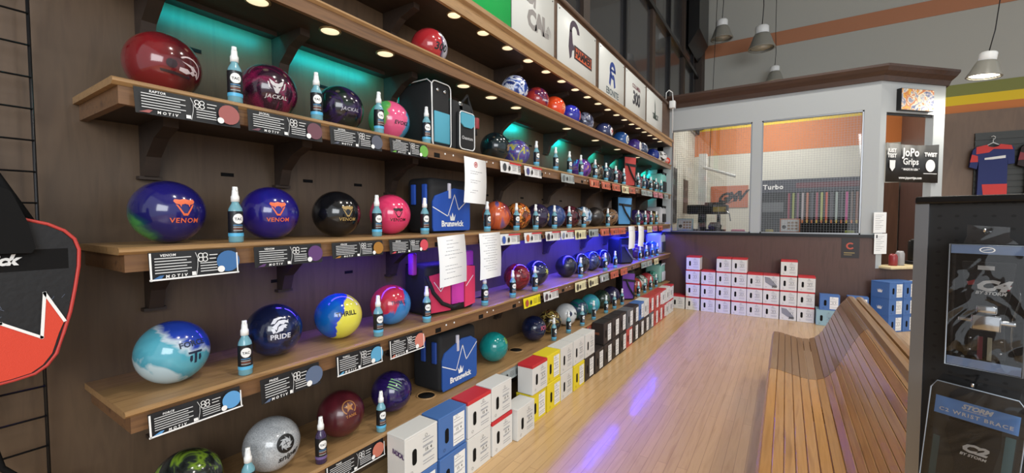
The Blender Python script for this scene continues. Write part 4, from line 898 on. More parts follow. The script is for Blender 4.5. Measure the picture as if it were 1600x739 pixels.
def place_box(kind, loc, rz, label, group, side=None, jit=.02):
    k = (kind, side)
    if k not in BX: BX[k] = make_box(kind, side); o = BX[k][0]
    else: o = copy_tree(BX[k][0], None, BX[k][1])
    o.location = loc; o.rotation_euler = (0, 0, rz + random.uniform(-jit, jit)); o['label'] = label; o['group'] = group
    return o
ROTL = PI / 2      # front face to +X
xf = -1.497
up = ['white', 'blue', 'redlid', 'white', None, 'redlid', 'yellow', 'white', 'white', 'white', None, 'black', 'black', 'black', 'grey', 'black', 'blue', 'white', 'red', 'red', 'red', 'redlid', 'white', 'redlid']
lo = ['blue', 'blue', 'white', 'redlid', 'white', 'yellow', 'yellow', 'white', 'yellow', 'black', 'black', 'black', 'black', 'black', 'red', 'black', 'black', 'black', 'grey', 'red', 'red', 'red', 'redlid', 'redlid']
GB = 'ball boxes in the two tiers under the bottom shelf'
ORD = ['first', 'second', 'third', 'fourth', 'fifth', 'sixth', 'seventh', 'eighth', 'ninth', 'tenth', 'eleventh', 'twelfth', '13th', '14th', '15th', '16th', '17th', '18th', '19th', '20th', '21st', '22nd', '23rd', '24th']
CN = {'redlid': 'white box with red lid', 'white': 'white box', 'blue': 'blue box', 'yellow': 'yellow box', 'black': 'black box with white sticker', 'grey': 'grey box', 'red': 'red box with white sticker', 'cream': 'cream box'}
for tier, row in ((0, lo), (1, up)):
    for k, c in enumerate(row):
        if c is None: continue
        y = 1.365 + .2385 * k + BXW / 2 * 1.0
        dx = random.uniform(-.003, .006) + (.035 if (tier == 0 and k == 4) else 0) + (.012 if k == 5 and tier == 1 else 0)
        o = place_box(c, (xf + dx, y, .0005 + tier * (BXH + .001)), ROTL, '%s, %s along the %s tier below the shelves' % (CN[c], ORD[k], 'lower' if tier == 0 else 'upper'), GB, 'band' if c == 'black' else None, jit=.012)
        o.scale = (1, .53, .985)
        if tier == 1 and k == 0:
            s = MB(); s.add(*on_plane(place2d(T('RADICAL', 0, .04, .85), .034, (0, 0), -.08, 1.2), (-BXW / 2 - .0024, BXD * .36, BXH * .60), (0, -1, 0), (0, 0, 1)))
            s.build('side_lettering', mat('purple_print', '#4a2a62', .5), o, fix=False)
            o['label'] = 'white box with purple RADICAL lettering on its side, nearest of the upper tier'
# far wall stack
GF = 'white ball boxes stacked against the brown shop wall'
cx = [-1.47, -1.25, -1.02, -.80, -.585, -.375, -.165, .05, .265]
cols = [['redlid']] + [['redlid'] * 4, ['redlid'] * 3, ['redlid'] * 4, ['redlid'] * 4, ['redlid'] * 3, ['redlid', 'redlid', 'picture'], ['picture', 'redlid', 'redlid', 'redlid'], ['redlid'] * 3]
LV = ['on the floor', 'second from floor', 'third from floor', 'on top']
for i, (x, colm) in enumerate(zip(cx, cols)):
    for j, c in enumerate(colm):
        place_box(c, (x + random.uniform(-.003, .003), 7.30, .0005 + j * (BXH + .001)), 0, '%s, %s, %s column of the far wall stack' % ('white box with picture front' if c == 'picture' else 'white box with red edge', LV[j] if not (j == 3) else 'fourth from floor', ORD[i]), GF, jit=.004).scale = (.92, 1, 1)
place_box('bluegrey', (.492, 7.22, .0005), 0, 'pale blue grey box on the floor at the right end of the far row', GF)
place_box('blue', (.53, 7.22, BXH + .0015), .0, 'blue box on top of the pale grey box by the bench', 'blue ball boxes near the bench')
place_box('blue', (.835, 7.24, BXH + .0015), .0, 'blue box just behind the bench back, topmost of two', 'blue ball boxes near the bench')
place_box('blue', (.835, 7.24, .0005), .0, 'blue box just behind the bench back, lower of two', 'blue ball boxes near the bench')
for i in range(3):
    for j in range(3):
        k = i * .236
        place_box('white' if (i == 2 and j == 2) else 'blue', (1.225 + k * .707, 7.295 + k * .707, .0005 + j * (BXH + .001)), PI / 4, '%s box in the angled stack under the ledge, %s of the %s pile' % ('white' if (i == 2 and j == 2) else 'blue crown', ['bottom', 'middle', 'top'][j], ORD[i]), 'boxes stacked below the angled opening', 'crown' if not (i == 2 and j == 2) else None, jit=.01)

# ------------------------------------------------------------ brand signs on the canopy
SX = XF - 0.044
def sign(y0, y1, label, arts, col='#d6d8d4', z0=2.84, z1=3.325):
    t = thing('brand_sign', label, 'sign', (SX, (y0 + y1) / 2, (z0 + z1) / 2), 0, 'brand signs along the canopy')
    w, h = (y1 - y0) / 2, (z1 - z0) / 2
    MB().bbox(0, .012, -w, w, -h, h, .003, 1).build('sign_board', mat('sign_' + col, col, .4), t)
    p = MB(); ms = []
    for (a, size, off, c, *r) in arts:
        m = mat('ink_' + c, c, .5)
        if m not in ms: ms.append(m)
        p.add(*on_plane(place2d(a, size, off, r[0] if r else 0, r[1] if len(r) > 1 else 1), (.0128, 0, 0), *XP, lift=.0003 * len(ms)), mi=ms.index(m))
    if arts: p.build('sign_print', ms, t, fix=False)
    for s in (-1, 1): MB().lathe([(.007, 0), (.005, .003)], n=8, M=Matrix.Translation((.012, s * (w - .03), h - .03)) @ Matrix.Rotation(PI / 2, 4, 'Y')).build('screw', M_steel, t)
    return t
sign(1.70, 2.57, 'bright green sign at the near end of the canopy', [(SLASH, .2, (-.1, -.05), '#1a6b3a')], '#1fb85a')
sign(2.585, 3.235, 'white sign with grey RADICAL lettering on the canopy', [(T('RADI', 0, .05, .9), .15, (-.14, .10), '#9a9694', -.12), (T('CAL', 0, .06, .85), .19, (.05, -.07), '#8e8a88', .06), (SLASH, .09, (.23, -.07), '#8e8a88')])
HOOK = polys2d(ring(.22, .42, 12, PI * .05, PI * 1.05, (0, .3)) + [[(-.42, .3), (-.22, .3), (-.16, -.1), (-.06, -.16), (-.04, -.3), (-.2, -.36), (-.26, -.6), (-.4, -.7), (-.5, -.3)]])
sign(3.305, 4.165, 'white sign with dark hook and orange HAMMER banner', [(HOOK, .26, (-.09, .03), '#4a3c4c'), (polys2d([rect(-.84, .84, -.25, .25)]), .25, (.11, -.06), '#3c2a2c'), (polys2d([rect(-.76, .76, -.18, .18)]), .25, (.11, -.06), '#d0603c'), (T('HAMMER', 0, .04, .9), .10, (.11, -.06), '#2c1c1c')])
E_ = polys2d(ring(.2, .42, 20, -PI * 0.0, PI * 1.75, (0, 0)) + [rect(-.3, .42, -.06, .06), [(-.4, -.2), (-.15, -.3), (-.3, -.8), (-.5, -.7)], [(.1, -.4), (.3, -.3), (.42, -.7), (.2, -.8)]])
sign(4.265, 5.065, 'white sign with blue round emblem and EBONITE lettering', [(E_, .23, (0, .06), '#26408c'), (T('EBONITE', 0, .02, 1.0), .10, (0, -.19), '#4a5a60')])
sign(5.14, 5.99, 'white sign with dark 300 numerals', [(T('COLUMBIA', 0, .04, 1.0), .07, (0, .1), '#7a4a50'), (T('300', .1, .04, .9), .23, (0, -.05), '#3a3a40')])
sign(6.07, 6.93, 'white sign with black and green emblem at the far end of the canopy', [(polys2d([[(-.1, .5), (.05, .2), (.1, -.2), (.35, -.5), (-.35, -.5), (-.05, -.1)]]), .3, (0, .03), '#3a4a42'), (T('TRACK', .1, .03), .1, (.02, -.08), '#2a342e')])
t = thing('clamp_lamp', 'small white clamp lamp on the far end of the canopy rail', 'lamp', (-1.66, 7.1, 3.40))
MB().tube([(0, 0, 0), (.0, .0, .10), (.03, .05, .15), (.05, .2, .15), (.05, .25, .05), (.05, .25, -.5)], .008, 8).build('conduit', M_cap, t)
MB().bbox(.0, .09, .20, .30, -.10, .02, .01, 2).build('junction_box', M_cap, t)

# ------------------------------------------------------------ slatted bench (two back to back)
prof = [(-.085, .415), (-.09, .435), (-.07, .452), (-.03, .452), (.03, .438), (.09, .425), (.15, .418), (.20, .424), (.245, .45), (.285, .505), (.32, .58), (.355, .66), (.39, .735), (.425, .785), (.455, .812)]
def offset(P, d):
    out = []
    for i, p in enumerate(P):
        a = Vector(P[max(0, i - 1)]); b_ = Vector(P[min(len(P) - 1, i + 1)]); t_ = (b_ - a).normalized(); n_ = Vector((t_.y, -t_.x)); out.append((p[0] + n_.x * d, p[1] + n_.y * d))
    return out
def resample(P, step):
    out = [Vector(P[0])]; acc = 0
    for a, b_ in zip(P, P[1:]):
        a = Vector(a); b_ = Vector(b_); L = (b_ - a).length; t_ = step - acc
        while t_ <= L: out.append(a + (b_ - a) * t_ / L); t_ += step
        acc = L - (t_ - step)
    if (Vector(P[-1]) - out[-1]).length > .008: out.append(Vector(P[-1]))
    return out
def bench(label, mx=None):
    t = thing('slatted_bench', label, 'bench', (0, 0, 0))
    tr = (lambda x: x) if mx is None else (lambda x: 2 * mx - x)
    sm = []
    for i in range(len(prof) - 1):
        for k in range(4): f = k / 4; sm.append(tuple(Vector(prof[i]).lerp(Vector(prof[i + 1]), f)))
    sm.append(prof[-1])
    pts = resample(sm, .0445)
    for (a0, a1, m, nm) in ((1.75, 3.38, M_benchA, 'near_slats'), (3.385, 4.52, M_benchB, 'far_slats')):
        s = MB()
        for p, q in zip(pts, pts[1:]):
            d = (q - p).normalized(); n_ = Vector((d.y, -d.x)); p2 = p + d * .0012; q2 = q - d * .0012
            c = .0022
            P = [p2, p2 + d * c - n_ * c * 0, q2 - d * c, q2, q2 + n_ * .016, p2 + n_ * .016]
            P = [p2 + n_ * c, p2 + d * c, q2 - d * c, q2 + n_ * c, q2 + n_ * .018, p2 + n_ * .018]
            s.prism([(tr(v.x), v.y) for v in P], a0, a1, 'y')
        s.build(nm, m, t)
    inner = offset(sm, .018); low = offset(sm, .045)
    for y in (1.80, 2.9, 4.44):
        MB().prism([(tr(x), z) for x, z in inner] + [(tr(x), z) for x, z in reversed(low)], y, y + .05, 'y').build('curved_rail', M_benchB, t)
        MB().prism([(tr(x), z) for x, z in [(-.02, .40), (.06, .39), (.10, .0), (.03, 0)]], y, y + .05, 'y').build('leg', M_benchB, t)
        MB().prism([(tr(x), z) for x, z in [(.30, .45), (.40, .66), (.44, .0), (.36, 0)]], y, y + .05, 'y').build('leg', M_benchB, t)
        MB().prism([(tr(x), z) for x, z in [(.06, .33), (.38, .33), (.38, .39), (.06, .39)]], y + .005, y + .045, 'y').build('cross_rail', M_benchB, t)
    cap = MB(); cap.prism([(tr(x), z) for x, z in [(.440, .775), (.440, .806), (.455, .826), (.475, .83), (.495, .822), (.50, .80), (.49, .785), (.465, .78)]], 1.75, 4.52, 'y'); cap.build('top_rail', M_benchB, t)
    return t
bench('varnished slatted wooden bench with curved seat facing the ball wall')
bench('slatted wooden bench facing away, back to back with the nearer one', .5015)

# ------------------------------------------------------------ pegboard stand at the right edge
PA = math.atan2(-.342, .94)
PM = Matrix.Translation((.239, 1.265, 0)) @ Matrix.Rotation(PA, 4, 'Z')      # local x along the board, -y towards the camera
def child(mb, name, m, par, label=None, fix=True): return mb.build(name, m, par, label, fix)
t = thing('pegboard_stand', 'black pegboard display stand with aluminium edge post', 'display stand', (.239, 1.265, 0), PA)
STAND = t
pm = bpy.data.materials.new('black_pegboard'); pm.use_nodes = True; nt = pm.node_tree; b = nt.nodes['Principled BSDF']; N = nt.nodes; L = nt.links
tc = N.new('ShaderNodeTexCoord'); v1 = N.new('ShaderNodeVectorMath'); v1.operation = 'SCALE'; v1.inputs['Scale'].default_value = 1 / .0254; L.new(tc.outputs['Object'], v1.inputs[0])
v2 = N.new('ShaderNodeVectorMath'); v2.operation = 'FRACTION'; L.new(v1.outputs[0], v2.inputs[0]); v3 = N.new('ShaderNodeVectorMath'); v3.operation = 'SUBTRACT'; v3.inputs[1].default_value = (.5, .5, .5); L.new(v2.outputs[0], v3.inputs[0])
v4 = N.new('ShaderNodeVectorMath'); v4.operation = 'MULTIPLY'; v4.inputs[1].default_value = (1, 0, 1.3); L.new(v3.outputs[0], v4.inputs[0]); v5 = N.new('ShaderNodeVectorMath'); v5.operation = 'LENGTH'; L.new(v4.outputs[0], v5.inputs[0])
gt = N.new('ShaderNodeMath'); gt.operation = 'GREATER_THAN'; gt.inputs[1].default_value = .14; L.new(v5.outputs['Value'], gt.inputs[0]); mx = N.new('ShaderNodeMix'); mx.data_type = 'RGBA'; mx.inputs[6].default_value = (.0008, .0008, .0008, 1); mx.inputs[7].default_value = lin('#1d1d1e'); L.new(gt.outputs[0], mx.inputs[0]); L.new(mx.outputs[2], b.inputs['Base Color']); b.inputs['Roughness'].default_value = .55
child(MB().box(.022, 1.2, 0, .012, .12, 1.512), 'pegboard', pm, t)
child(MB().box(.0, .022, -.006, .03, 0, 1.512), 'edge_post', M_alu, t)
child(MB().bbox(.0, 1.2, -.012, .034, 1.512, 1.528, .004, 2), 'top_channel', M_black, t)
child(MB().bbox(-.02, 1.22, -.05, .12, 0, .12, .01, 2), 'base', M_blackm, t)
child(MB().box(.022, 1.2, .03, .042, .12, 1.512), 'back_pegboard', pm, t)
bl = '#a9c6f4'
# upper blister pack
t = thing('wrist_brace_pack', 'clear pack with blue bands holding a black wrist brace, upper one on the pegboard', 'retail pack', (.239, 1.265, 0), PA, 'wrist brace packs on the pegboard')
x0, x1, z0, z1, yf = .062, .163, 1.187, 1.430, -.060
shell = MB()
for a in ((x0, x1, yf, yf + .0006, z0, z1), (x0, x0 + .0006, yf, -.006, z0, z1), (x1 - .0006, x1, yf, -.006, z0, z1), (x0, x1, yf, -.006, z1 - .0006, z1), (x0, x1, yf, -.006, z0, z0 + .0006)): shell.box(*a)
child(shell, 'clear_shell', M_blister, t)
child(MB().tube([(x0, yf, z0), (x0, yf, z1), (x1, yf, z1), (x1, yf, z0)], .0012, 6, 0, True), 'shell_rim', mat('plastic_rim', '#9aa6b4', .2), t)
hm = mat('pack_blue', bl, .45)
child(MB().box(x0 + .002, x1 - .002, yf + .001, yf + .0018, z1 - .018, z1 - .001), 'header_band', hm, t)
child(MB().box(x0 + .002, x1 - .002, yf + .001, yf + .0018, z0 + .001, z0 + .018), 'footer_band', hm, t)
child(MB().box(x0 + .004, x1 - .004, -.010, -.008, z0 + .004, z1 - .004), 'backing_card', M_blackm, t)
r_ = polys2d([[(a * 1.9, b_) for a, b_ in q] for q in ring(.8, 1.0, 20)] + stroke([(-1.0, -.2), (.9, .35)], .16))
v, f = on_plane(place2d(r_, .0055, (0, 0)), ((x0 + x1) / 2, yf - .0004, z1 - .0095), *YM); child(MB().add(v, f), 'header_emblem', M_wtxt, t, fix=False)
child(MB().prism([(.082, 1.468), (.138, 1.464), (.138, 1.4445), (.150, 1.4315), (.078, 1.4315), (.082, 1.4445)], -.034, -.033, 'y'), 'hang_tab', M_blister, t)
child(MB().tube([(.11, 0, 1.455), (.11, -.085, 1.455), (.11, -.09, 1.462)], .0022, 6), 'peg_hook', M_chrome, STAND)
br = MB().prism([(.078, 1.395), (.148, 1.395), (.142, 1.33), (.135, 1.29), (.14, 1.21), (.09, 1.21), (.093, 1.29), (.084, 1.33)], -.045, -.02, 'y'); child(br, 'wrist_brace', M_fabric, t)
child(MB().bbox(.094, .134, -.052, -.045, 1.262, 1.294, .003, 2).bbox(.076, .152, -.050, -.044, 1.276, 1.286, .003, 2).bbox(.10, .128, -.051, -.045, 1.296, 1.312, .003, 2), 'metal_bracket', M_chrome, t)
for zz, xx in ((1.245, .094), (1.245, .134), (1.222, .094), (1.222, .134)): child(MB().lathe([(.003, 0), (.002, .002)], n=10, M=Matrix.Translation((xx, -.046, zz)) @ Matrix.Rotation(PI / 2, 4, 'X')), 'rivet', M_chrome, t)
child(MB().box(.104, .111, -.047, -.0455, 1.205, 1.25), 'red_strip', mat('strip_red', '#7a2c3c', .5), t); child(MB().box(.117, .123, -.047, -.0455, 1.205, 1.25), 'cream_strip', mat('strip_cream', '#b8b49c', .5), t)
child(MB().tube([(.148, -.04, 1.37), (.156, -.045, 1.33), (.148, -.045, 1.29), (.146, -.045, 1.24), (.156, -.045, 1.21)], .0016, 6), 'clear_tube', M_blister, t)
a = MB(); a.add(*on_plane(place2d(T('C4', .3, .06, .9), .027, (0, 0), 0, 1.35), (.118, -.0465, 1.350), *YM), mi=0); a.add(*on_plane(place2d(T('BY STORM', .2, .04), .0085, (0, 0)), (.118, -.0465, 1.336), *YM), mi=0)
a.add(*on_plane(polys2d([[(-.026, .006), (-.015, .011), (-.016, .001), (-.024, -.001)], [(.018, .0), (.032, .004), (.03, -.006), (.02, -.008)]]), (.112, -.0462, 1.350), *YM), mi=1)
child(a, 'pack_lettering', [M_wtxt, mat('logo_red', '#a82c34', .5)], t, fix=False)
child(MB().box(.10, .122, -.0475, -.0465, 1.381, 1.389), 'price_sticker', M_wtxt, t)
# lower blister pack
t = thing('wrist_brace_pack', 'clear pack lettered C2 wrist brace, lower one on the pegboard', 'retail pack', (.239, 1.265, 0), PA, 'wrist brace packs on the pegboard')
T2 = Matrix.Translation((.10, -.055, 1.05)) @ Matrix.Rotation(.06, 4, 'Y') @ Matrix.Translation((-.10, .055, -1.05))
P = [(.040, 1.134), (.048, 1.150), (.155, 1.150), (.168, 1.132), (.168, .90), (.04, .90)]
sh = MB(); n = len(P)
for i in range(n):
    a, b_ = P[i], P[(i + 1) % n]; sh.add([(a[0], -.072, a[1]), (b_[0], -.072, b_[1]), (b_[0], -.008, b_[1]), (a[0], -.008, a[1])], [(0, 1, 2, 3)], M=T2)
sh.add([(p[0], -.072, p[1]) for p in P], [tuple(range(n))], M=T2); child(sh, 'clear_shell', M_blister, t)
child(MB().tube([tuple(T2 @ Vector((p[0], -.072, p[1]))) for p in P], .0012, 6, 0, True), 'shell_rim', mat('plastic_rim', '#9aa6b4', .2), t)
child(MB().box(.048, .160, -.064, -.063, 1.082, 1.118, M=T2), 'header_card', mat('pack_blue_deep', '#6aa0e6', .45), t)
child(MB().box(.048, .160, -.050, -.049, .905, 1.082, M=T2), 'backing_card', mat('pack_backing_dark', '#1c2226', .5), t)
def onp(a2, at_): v, f = on_plane(a2, at_, *YM); return [tuple(T2 @ Vector(p)) for p in v], f
a = MB(); a.add(*onp(place2d(T('STORM', .3, .05, .95), .0125, (0, 0)), (.105, -.0648, 1.1085))); a.add(*onp(place2d(T('C2 WRIST BRACE', .0, .03, 1.25), .0100, (0, 0), 0, 1.05), (.104, -.0648, 1.0925)))
a.add(*onp(polys2d([rect(-.016, .016, 0, .0012)]), (.103, -.0648, 1.1015))); a.add(*onp(place2d(T('C2', .3, .06), .022, (0, 0), 0, 1.3), (.108, -.0622, 1.028))); a.add(*onp(place2d(T('BY STORM', .2, .04), .0075, (0, 0)), (.108, -.0622, 1.014)))
child(a, 'pack_lettering', M_wtxt, t, fix=False)
child(MB().prism([(.07, 1.075), (.14, 1.078), (.142, 1.05), (.135, .99), (.14, .91), (.08, .91), (.085, .99), (.066, 1.05)], -.0615, -.051, 'y', M=T2), 'wrist_brace', M_fabric, t)
child(MB().box(.145, .158, -.0512, -.0502, .95, 1.07, M=T2).box(.05, .06, -.0512, -.0502, .92, 1.03, M=T2), 'side_text_panel', mat('panel_green', '#39565c', .5), t)
child(MB().tube([(.104, 0, 1.160), (.104, -.088, 1.158), (.104, -.092, 1.166)], .0022, 6), 'peg_hook', M_chrome, STAND)

# ------------------------------------------------------------ things on and in the pro shop
t = thing('hanging_banner', 'black JoPo Grips banner hung across the angled opening', 'banner', (0, 0, 0)); t.matrix_world = ang
n = 14; vs = []; fs = []
bw0, bw1, bz0, bz1 = .10, 1.02, 1.985, 2.52
for i in range(n + 1):
    x = bw0 + (bw1 - bw0) * i / n; dy = -.012 + .006 * math.sin(i * 1.7)
    sag = .03 * math.sin(PI * i / n)
    vs += [(x, dy, bz1 - sag * .8), (x, dy, bz0 + .0), (x, dy - .002, bz1 - sag * .8), (x, dy - .002, bz0 + .0)]
for i in range(n): k = i * 4; fs += [(k + 2, k + 6, k + 7, k + 3), (k, k + 1, k + 5, k + 4), (k, k + 4, k + 6, k + 2), (k + 1, k + 3, k + 7, k + 5)]
BC = MB().add(vs, fs, smooth=True).build('banner_cloth', mat('banner_black', '#232426', .5), t)
p = MB(); LX = Vector((0, -.024, 0)); cx_ = .52
def bt(s, size, x, z, bold=.03): p.add(*on_plane(place2d(T(s, 0, bold), size, (0, 0)), (x, -.024, z), *YM))
bt('JoPo', .155, cx_, 2.39, .03); bt('Grips', .125, cx_, 2.265, .02); bt('* MADE IN USA *', .042, cx_, 2.16); bt('www.jopogrips.com', .05, cx_, 2.045)
p.build('banner_lettering', M_wtxt, BC, fix=False); p = MB(); bt('JUST', .07, .19, 2.41, .05); bt('TEST', .07, .19, 2.34, .05); p.add(*on_plane(polys2d([[(-.05, .06), (.05, .06), (.045, -.04), (0, -.09), (-.045, -.04)]]), (.20, -.024, 2.22), *YM))
p.build('left_emblem', M_wtxt, BC, fix=False); p = MB(); bt('TWIST', .075, .87, 2.37, .05); p.add(*on_plane(polys2d([disc(.085, n=24)]), (.87, -.024, 2.22), *YM)); p.add(*on_plane(polys2d([rect(-.12, .12, -.004, .004)]), (.87, -.024, 2.11), *YM))
p.build('right_emblem', M_wtxt, BC, fix=False)
t = thing('picture_box', 'colourful picture panel fixed above the angled opening', 'picture', (0, 0, 0)); t.matrix_world = ang
MB().box(.26, .83, -.06, 0, 2.955, 3.245).build('box_frame', M_black, t)
P = mat('picture_mix', '#d9b77a', .5); pmx = bpy.data.materials.new('picture_paint'); pmx.use_nodes = True; nt = pmx.node_tree
tc = nt.nodes.new('ShaderNodeTexCoord'); nz = nt.nodes.new('ShaderNodeTexNoise'); nz.inputs['Scale'].default_value = 9; nz.inputs['Distortion'].default_value = 1.5; cr = nt.nodes.new('ShaderNodeValToRGB'); nt.links.new(tc.outputs['Object'], nz.inputs[0]); nt.links.new(nz.outputs['Fac'], cr.inputs[0]); nt.links.new(cr.outputs[0], nt.nodes['Principled BSDF'].inputs['Base Color'])
e = cr.color_ramp.elements; e[0].position = .32; e[0].color = lin('#3f4f86'); e[1].position = .68; e[1].color = lin('#e8b83a')
for q, c in ((.42, '#a8a8b8'), (.5, '#efe2c0'), (.58, '#c4603a')): x_ = e.new(q); x_.color = lin(c)
MB().box(.265, .825, -.0625, -.0602, 2.96, 3.24).build('picture_face', pmx, t)

def wallsheet(label, x, z, yy, M=None, rz=0.0):
    t = thing('paper_notice', label, 'notice', (x, yy, z), rz)
    MB().box(-.108, .108, -.0012, 0, -.14, .14).build('paper_sheet', M_paper, t)
    p = MB()
    for i in range(9): p.add(*on_plane(polys2d([rect(-.08, .06 - .03 * (i % 3), 0, .004)]), (0, -.002, .1 - i * .024), *YM))
    p.build('paper_print', M_ink, t, fix=False)
wallsheet('upper of two white sheets on the shop corner post', 1.075, 1.43, 7.57, rz=PI / 4)
wallsheet('lower of two white sheets on the shop corner post', 1.09, 1.14, 7.585, rz=PI / 4)
t = thing('small_poster', 'small dark poster with red crescent on the brown shop wall', 'poster', (.765, YP, 1.07))
MB().box(-.1, .1, -.003, 0, -.14, .14).build('poster_sheet', mat('poster_dark', '#241f22', .4), t)
p = MB(); p.add(*on_plane(polys2d(ring(.028, .048, 16, PI * .25, PI * 1.8, (0, .03))), (0, -.004, 0), *YM), mi=0); p.add(*on_plane(polys2d([rect(-.07, .05, -.075, -.06), rect(-.07, .02, -.1, -.09)]), (0, -.004, 0), *YM), mi=1); p.build('poster_print', [mat('print_coral', '#b8503f', .5), mat('print_gold', '#8a7a50', .5)], t, fix=False)
def standcard(label, x, z, yy, frame):
    t = thing('counter_sign', label, 'sign', (x, yy, z)); t.rotation_euler = (-.1, 0, 0)
    MB().bbox(-.13, .13, 0, .012, 0, .21, .003, 1).build('sign_board', mat('frame_' + frame, frame, .4), t)
    p = MB(); p.add(*on_plane(polys2d([rect(-.115, .115, .015, .195)]), (0, -.001, 0), *YM), mi=0); p.add(*on_plane(polys2d([disc(.03, (-.075, .08), sx=.9)]), (0, -.002, 0), *YM), mi=1)
    p.add(*on_plane(polys2d([rect(-.03 + i * .045, .005 + i * .045, .04 + j * .045, .07 + j * .045) for i in range(3) for j in range(3)]), (0, -.002, 0), *YM), mi=2); p.build('sign_print', [M_wtxt, M_inkd, mat('print_tan', '#a88a6a', .5)], t, fix=False)
    MB().box(-.09, .09, -.02, .08, -.004, 0).build('sign_foot', M_steel, t)
standcard('small white sign in pale blue frame behind the left shop window', -1.46, 1.276, YP + .17, '#9fc4cc')
standcard('small white sign in orange frame behind the right shop window', .05, 1.276, YP + .17, '#c8744a')
o = MB().bbox(-1.79, .98, YP + .11, YP + .75, 1.19, 1.262, .01, 2).build('shop_counter', mat('grey_counter_laminate', '#84878a', .4)); tag(o, 'long grey counter behind the shop windows', 'counter')
# drilling machine
t = thing('drilling_machine', 'black ball drilling machine on the counter behind the left window', 'machine', (-1.17, YP + .45, 1.263))
MB().bbox(-.30, .34, -.10, .14, .30, .46, .02, 2).build('motor_head', M_black, t); MB().bbox(-.02, .30, -.08, .10, .44, .50, .02, 2).build('motor_cover', M_black, t)
MB().bbox(-.12, .0, -.05, .07, 0, .30, .01, 2).build('column', M_steel, t); MB().bbox(-.30, .30, -.14, .14, 0, .04, .01, 2).build('machine_base', M_steel, t)
MB().lathe([(.03, .10), (.03, .3), (.04, .3)], (.2, 0, 0), 16).build('spindle', M_chrome, t); MB().lathe([(.10, .04), (.11, .1), (.07, .16)], (.14, 0, 0), 20).build('ball_jig', mat('machine_grey', '#55585c', .4, .5), t)
MB().box(.12, .32, -.102, -.1, .34, .42).build('warning_plate', mat('plate_yellow', '#b8a24a', .5), t)
MB().tube([(.30, -.1, .38), (.38, -.18, .30), (.40, -.2, .18)], .01, 8).build('feed_handle', M_chrome, t)
for q, (x, c, l) in enumerate([(-.66, '#c45a7c', 'pink cloth lying on the counter behind the left window'), (.78, '#9aa84a', 'lime tape roll on the counter behind the right window'), (-.22, '#a89c4a', 'yellow tape roll on the counter behind the right window')]):
    o = MB().lathe([(.05, 0), (.055, .01), (.055, .045), (.05, .05), (.02, .05), (.02, 0)], n=18, cap=False) if q else MB().bbox(-.1, .1, -.05, .05, 0, .045, .02, 3)
    o = o.build('tape_roll' if q else 'folded_cloth', mat('bit_' + c, c, .6)); o.location = (x, YP + .28, 1.2625); tag(o, l, 'tape' if q else 'cloth')
t = thing('wall_poster', 'rust orange poster with black script on the far shop wall', 'poster', (-1.07, YB - .02, 1.97))
MB().box(-.37, .37, -.01, 0, -.24, .24).build('poster_sheet', mat('poster_rust', '#b06a4e', .55), t)
p = MB(); p.add(*on_plane(place2d(T('GMV', .5, .05, .8), .28, (.02, -.02), .12), (0, -.012, 0), *YM)); p.add(*on_plane(polys2d(stroke([(-.2, -.1), (.0, -.14), (.26, .0)], .014)), (0, -.012, 0), *YM)); p.build('poster_lettering', M_inkd, t, fix=False)
# grip display
t = thing('grip_display_cabinet', 'black display cabinet of coloured grips inside the shop, lettered Turbo', 'cabinet', (0, 0, 0))
MB().box(-.50, 1.3, 10.25, YB - .02, 0, 2.28).build('cabinet_body', M_blackm, t)
MB().box(-.50, 1.3, 10.235, 10.25, 2.02, 2.28).build('header_board', mat('header_slate', '#2c2f3c', .5), t)
v, f = on_plane(place2d(T('Turbo', 0, .03, 1.1), .13, (0, 0)), (-.24, 10.233, 2.13), *YM); MB().add(v, f).build('cabinet_lettering', M_wtxt, t, fix=False)
MB().box(.15, 1.25, 10.23, 10.235, 2.10, 2.20).build('red_title', mat('dim_red', '#5c2530', .5), t)
cc = ['#8a3044', '#8f9c4a', '#7c5a70', '#a8a0a4', '#b06a4c', '#4a4a54', '#9c4a5c', '#a8b05c', '#c0503c', '#4c4850', '#a0b0ac', '#3c3840', '#b84a8a', '#6a5a50', '#8c5a48', '#50586a']
for i, c in enumerate(cc):
    x = .02 + i * .077
    MB().box(x, x + .035, 10.22, 10.25, 1.42, 2.0).build('grip_strip', mat('grip_' + c, c, .5), t)
    MB().box(x + .005, x + .03, 10.20, 10.22, 1.40, 1.46).build('grip_tag', mat('tag_' + c, '#c0703c' if i % 2 else '#c8b04c', .5), t)
MB().box(-.42, -.05, 10.23, 10.25, 1.62, 1.82).build('monitor', mat('monitor_face', '#5a5e62', .3), t)
for q, (y, z0_, z1_, l) in enumerate([(8.2, 1.4, 2.45, 'tall dark poster on the left shop wall, nearer'), (9.3, 1.6, 2.3, 'small brown poster on the left shop wall, further')]):
    o = MB().box(-1.80, -1.79, y, y + .45, z0_, z1_).build('wall_poster', mat('poster_%d' % q, ['#2c2c30', '#5a4338'][q], .5)); tag(o, l, 'poster')
o = MB().box(-1.50, -1.36, 9.2, 9.34, 0, 2.78).build('post', M_white); tag(o, 'white square post standing inside the shop behind the left window', 'post')
t = thing('tube_lamp', 'white tube lamp hanging slantwise inside the shop behind the left window', 'lamp', (-1.1, 9.0, 2.38)); t.rotation_euler = (0, .35, 0)
MB().bbox(-.3, .3, -.04, .04, -.02, .03, .01, 2).build('lamp_housing', M_white, t); MB().tube([(-.2, 0, .03), (.2, 0, .03)], .006, 6).tube([(-.2, 0, .03), (-1.62, 0, 4.27)], .005, 6).build('hanging_wire', M_steel, t)
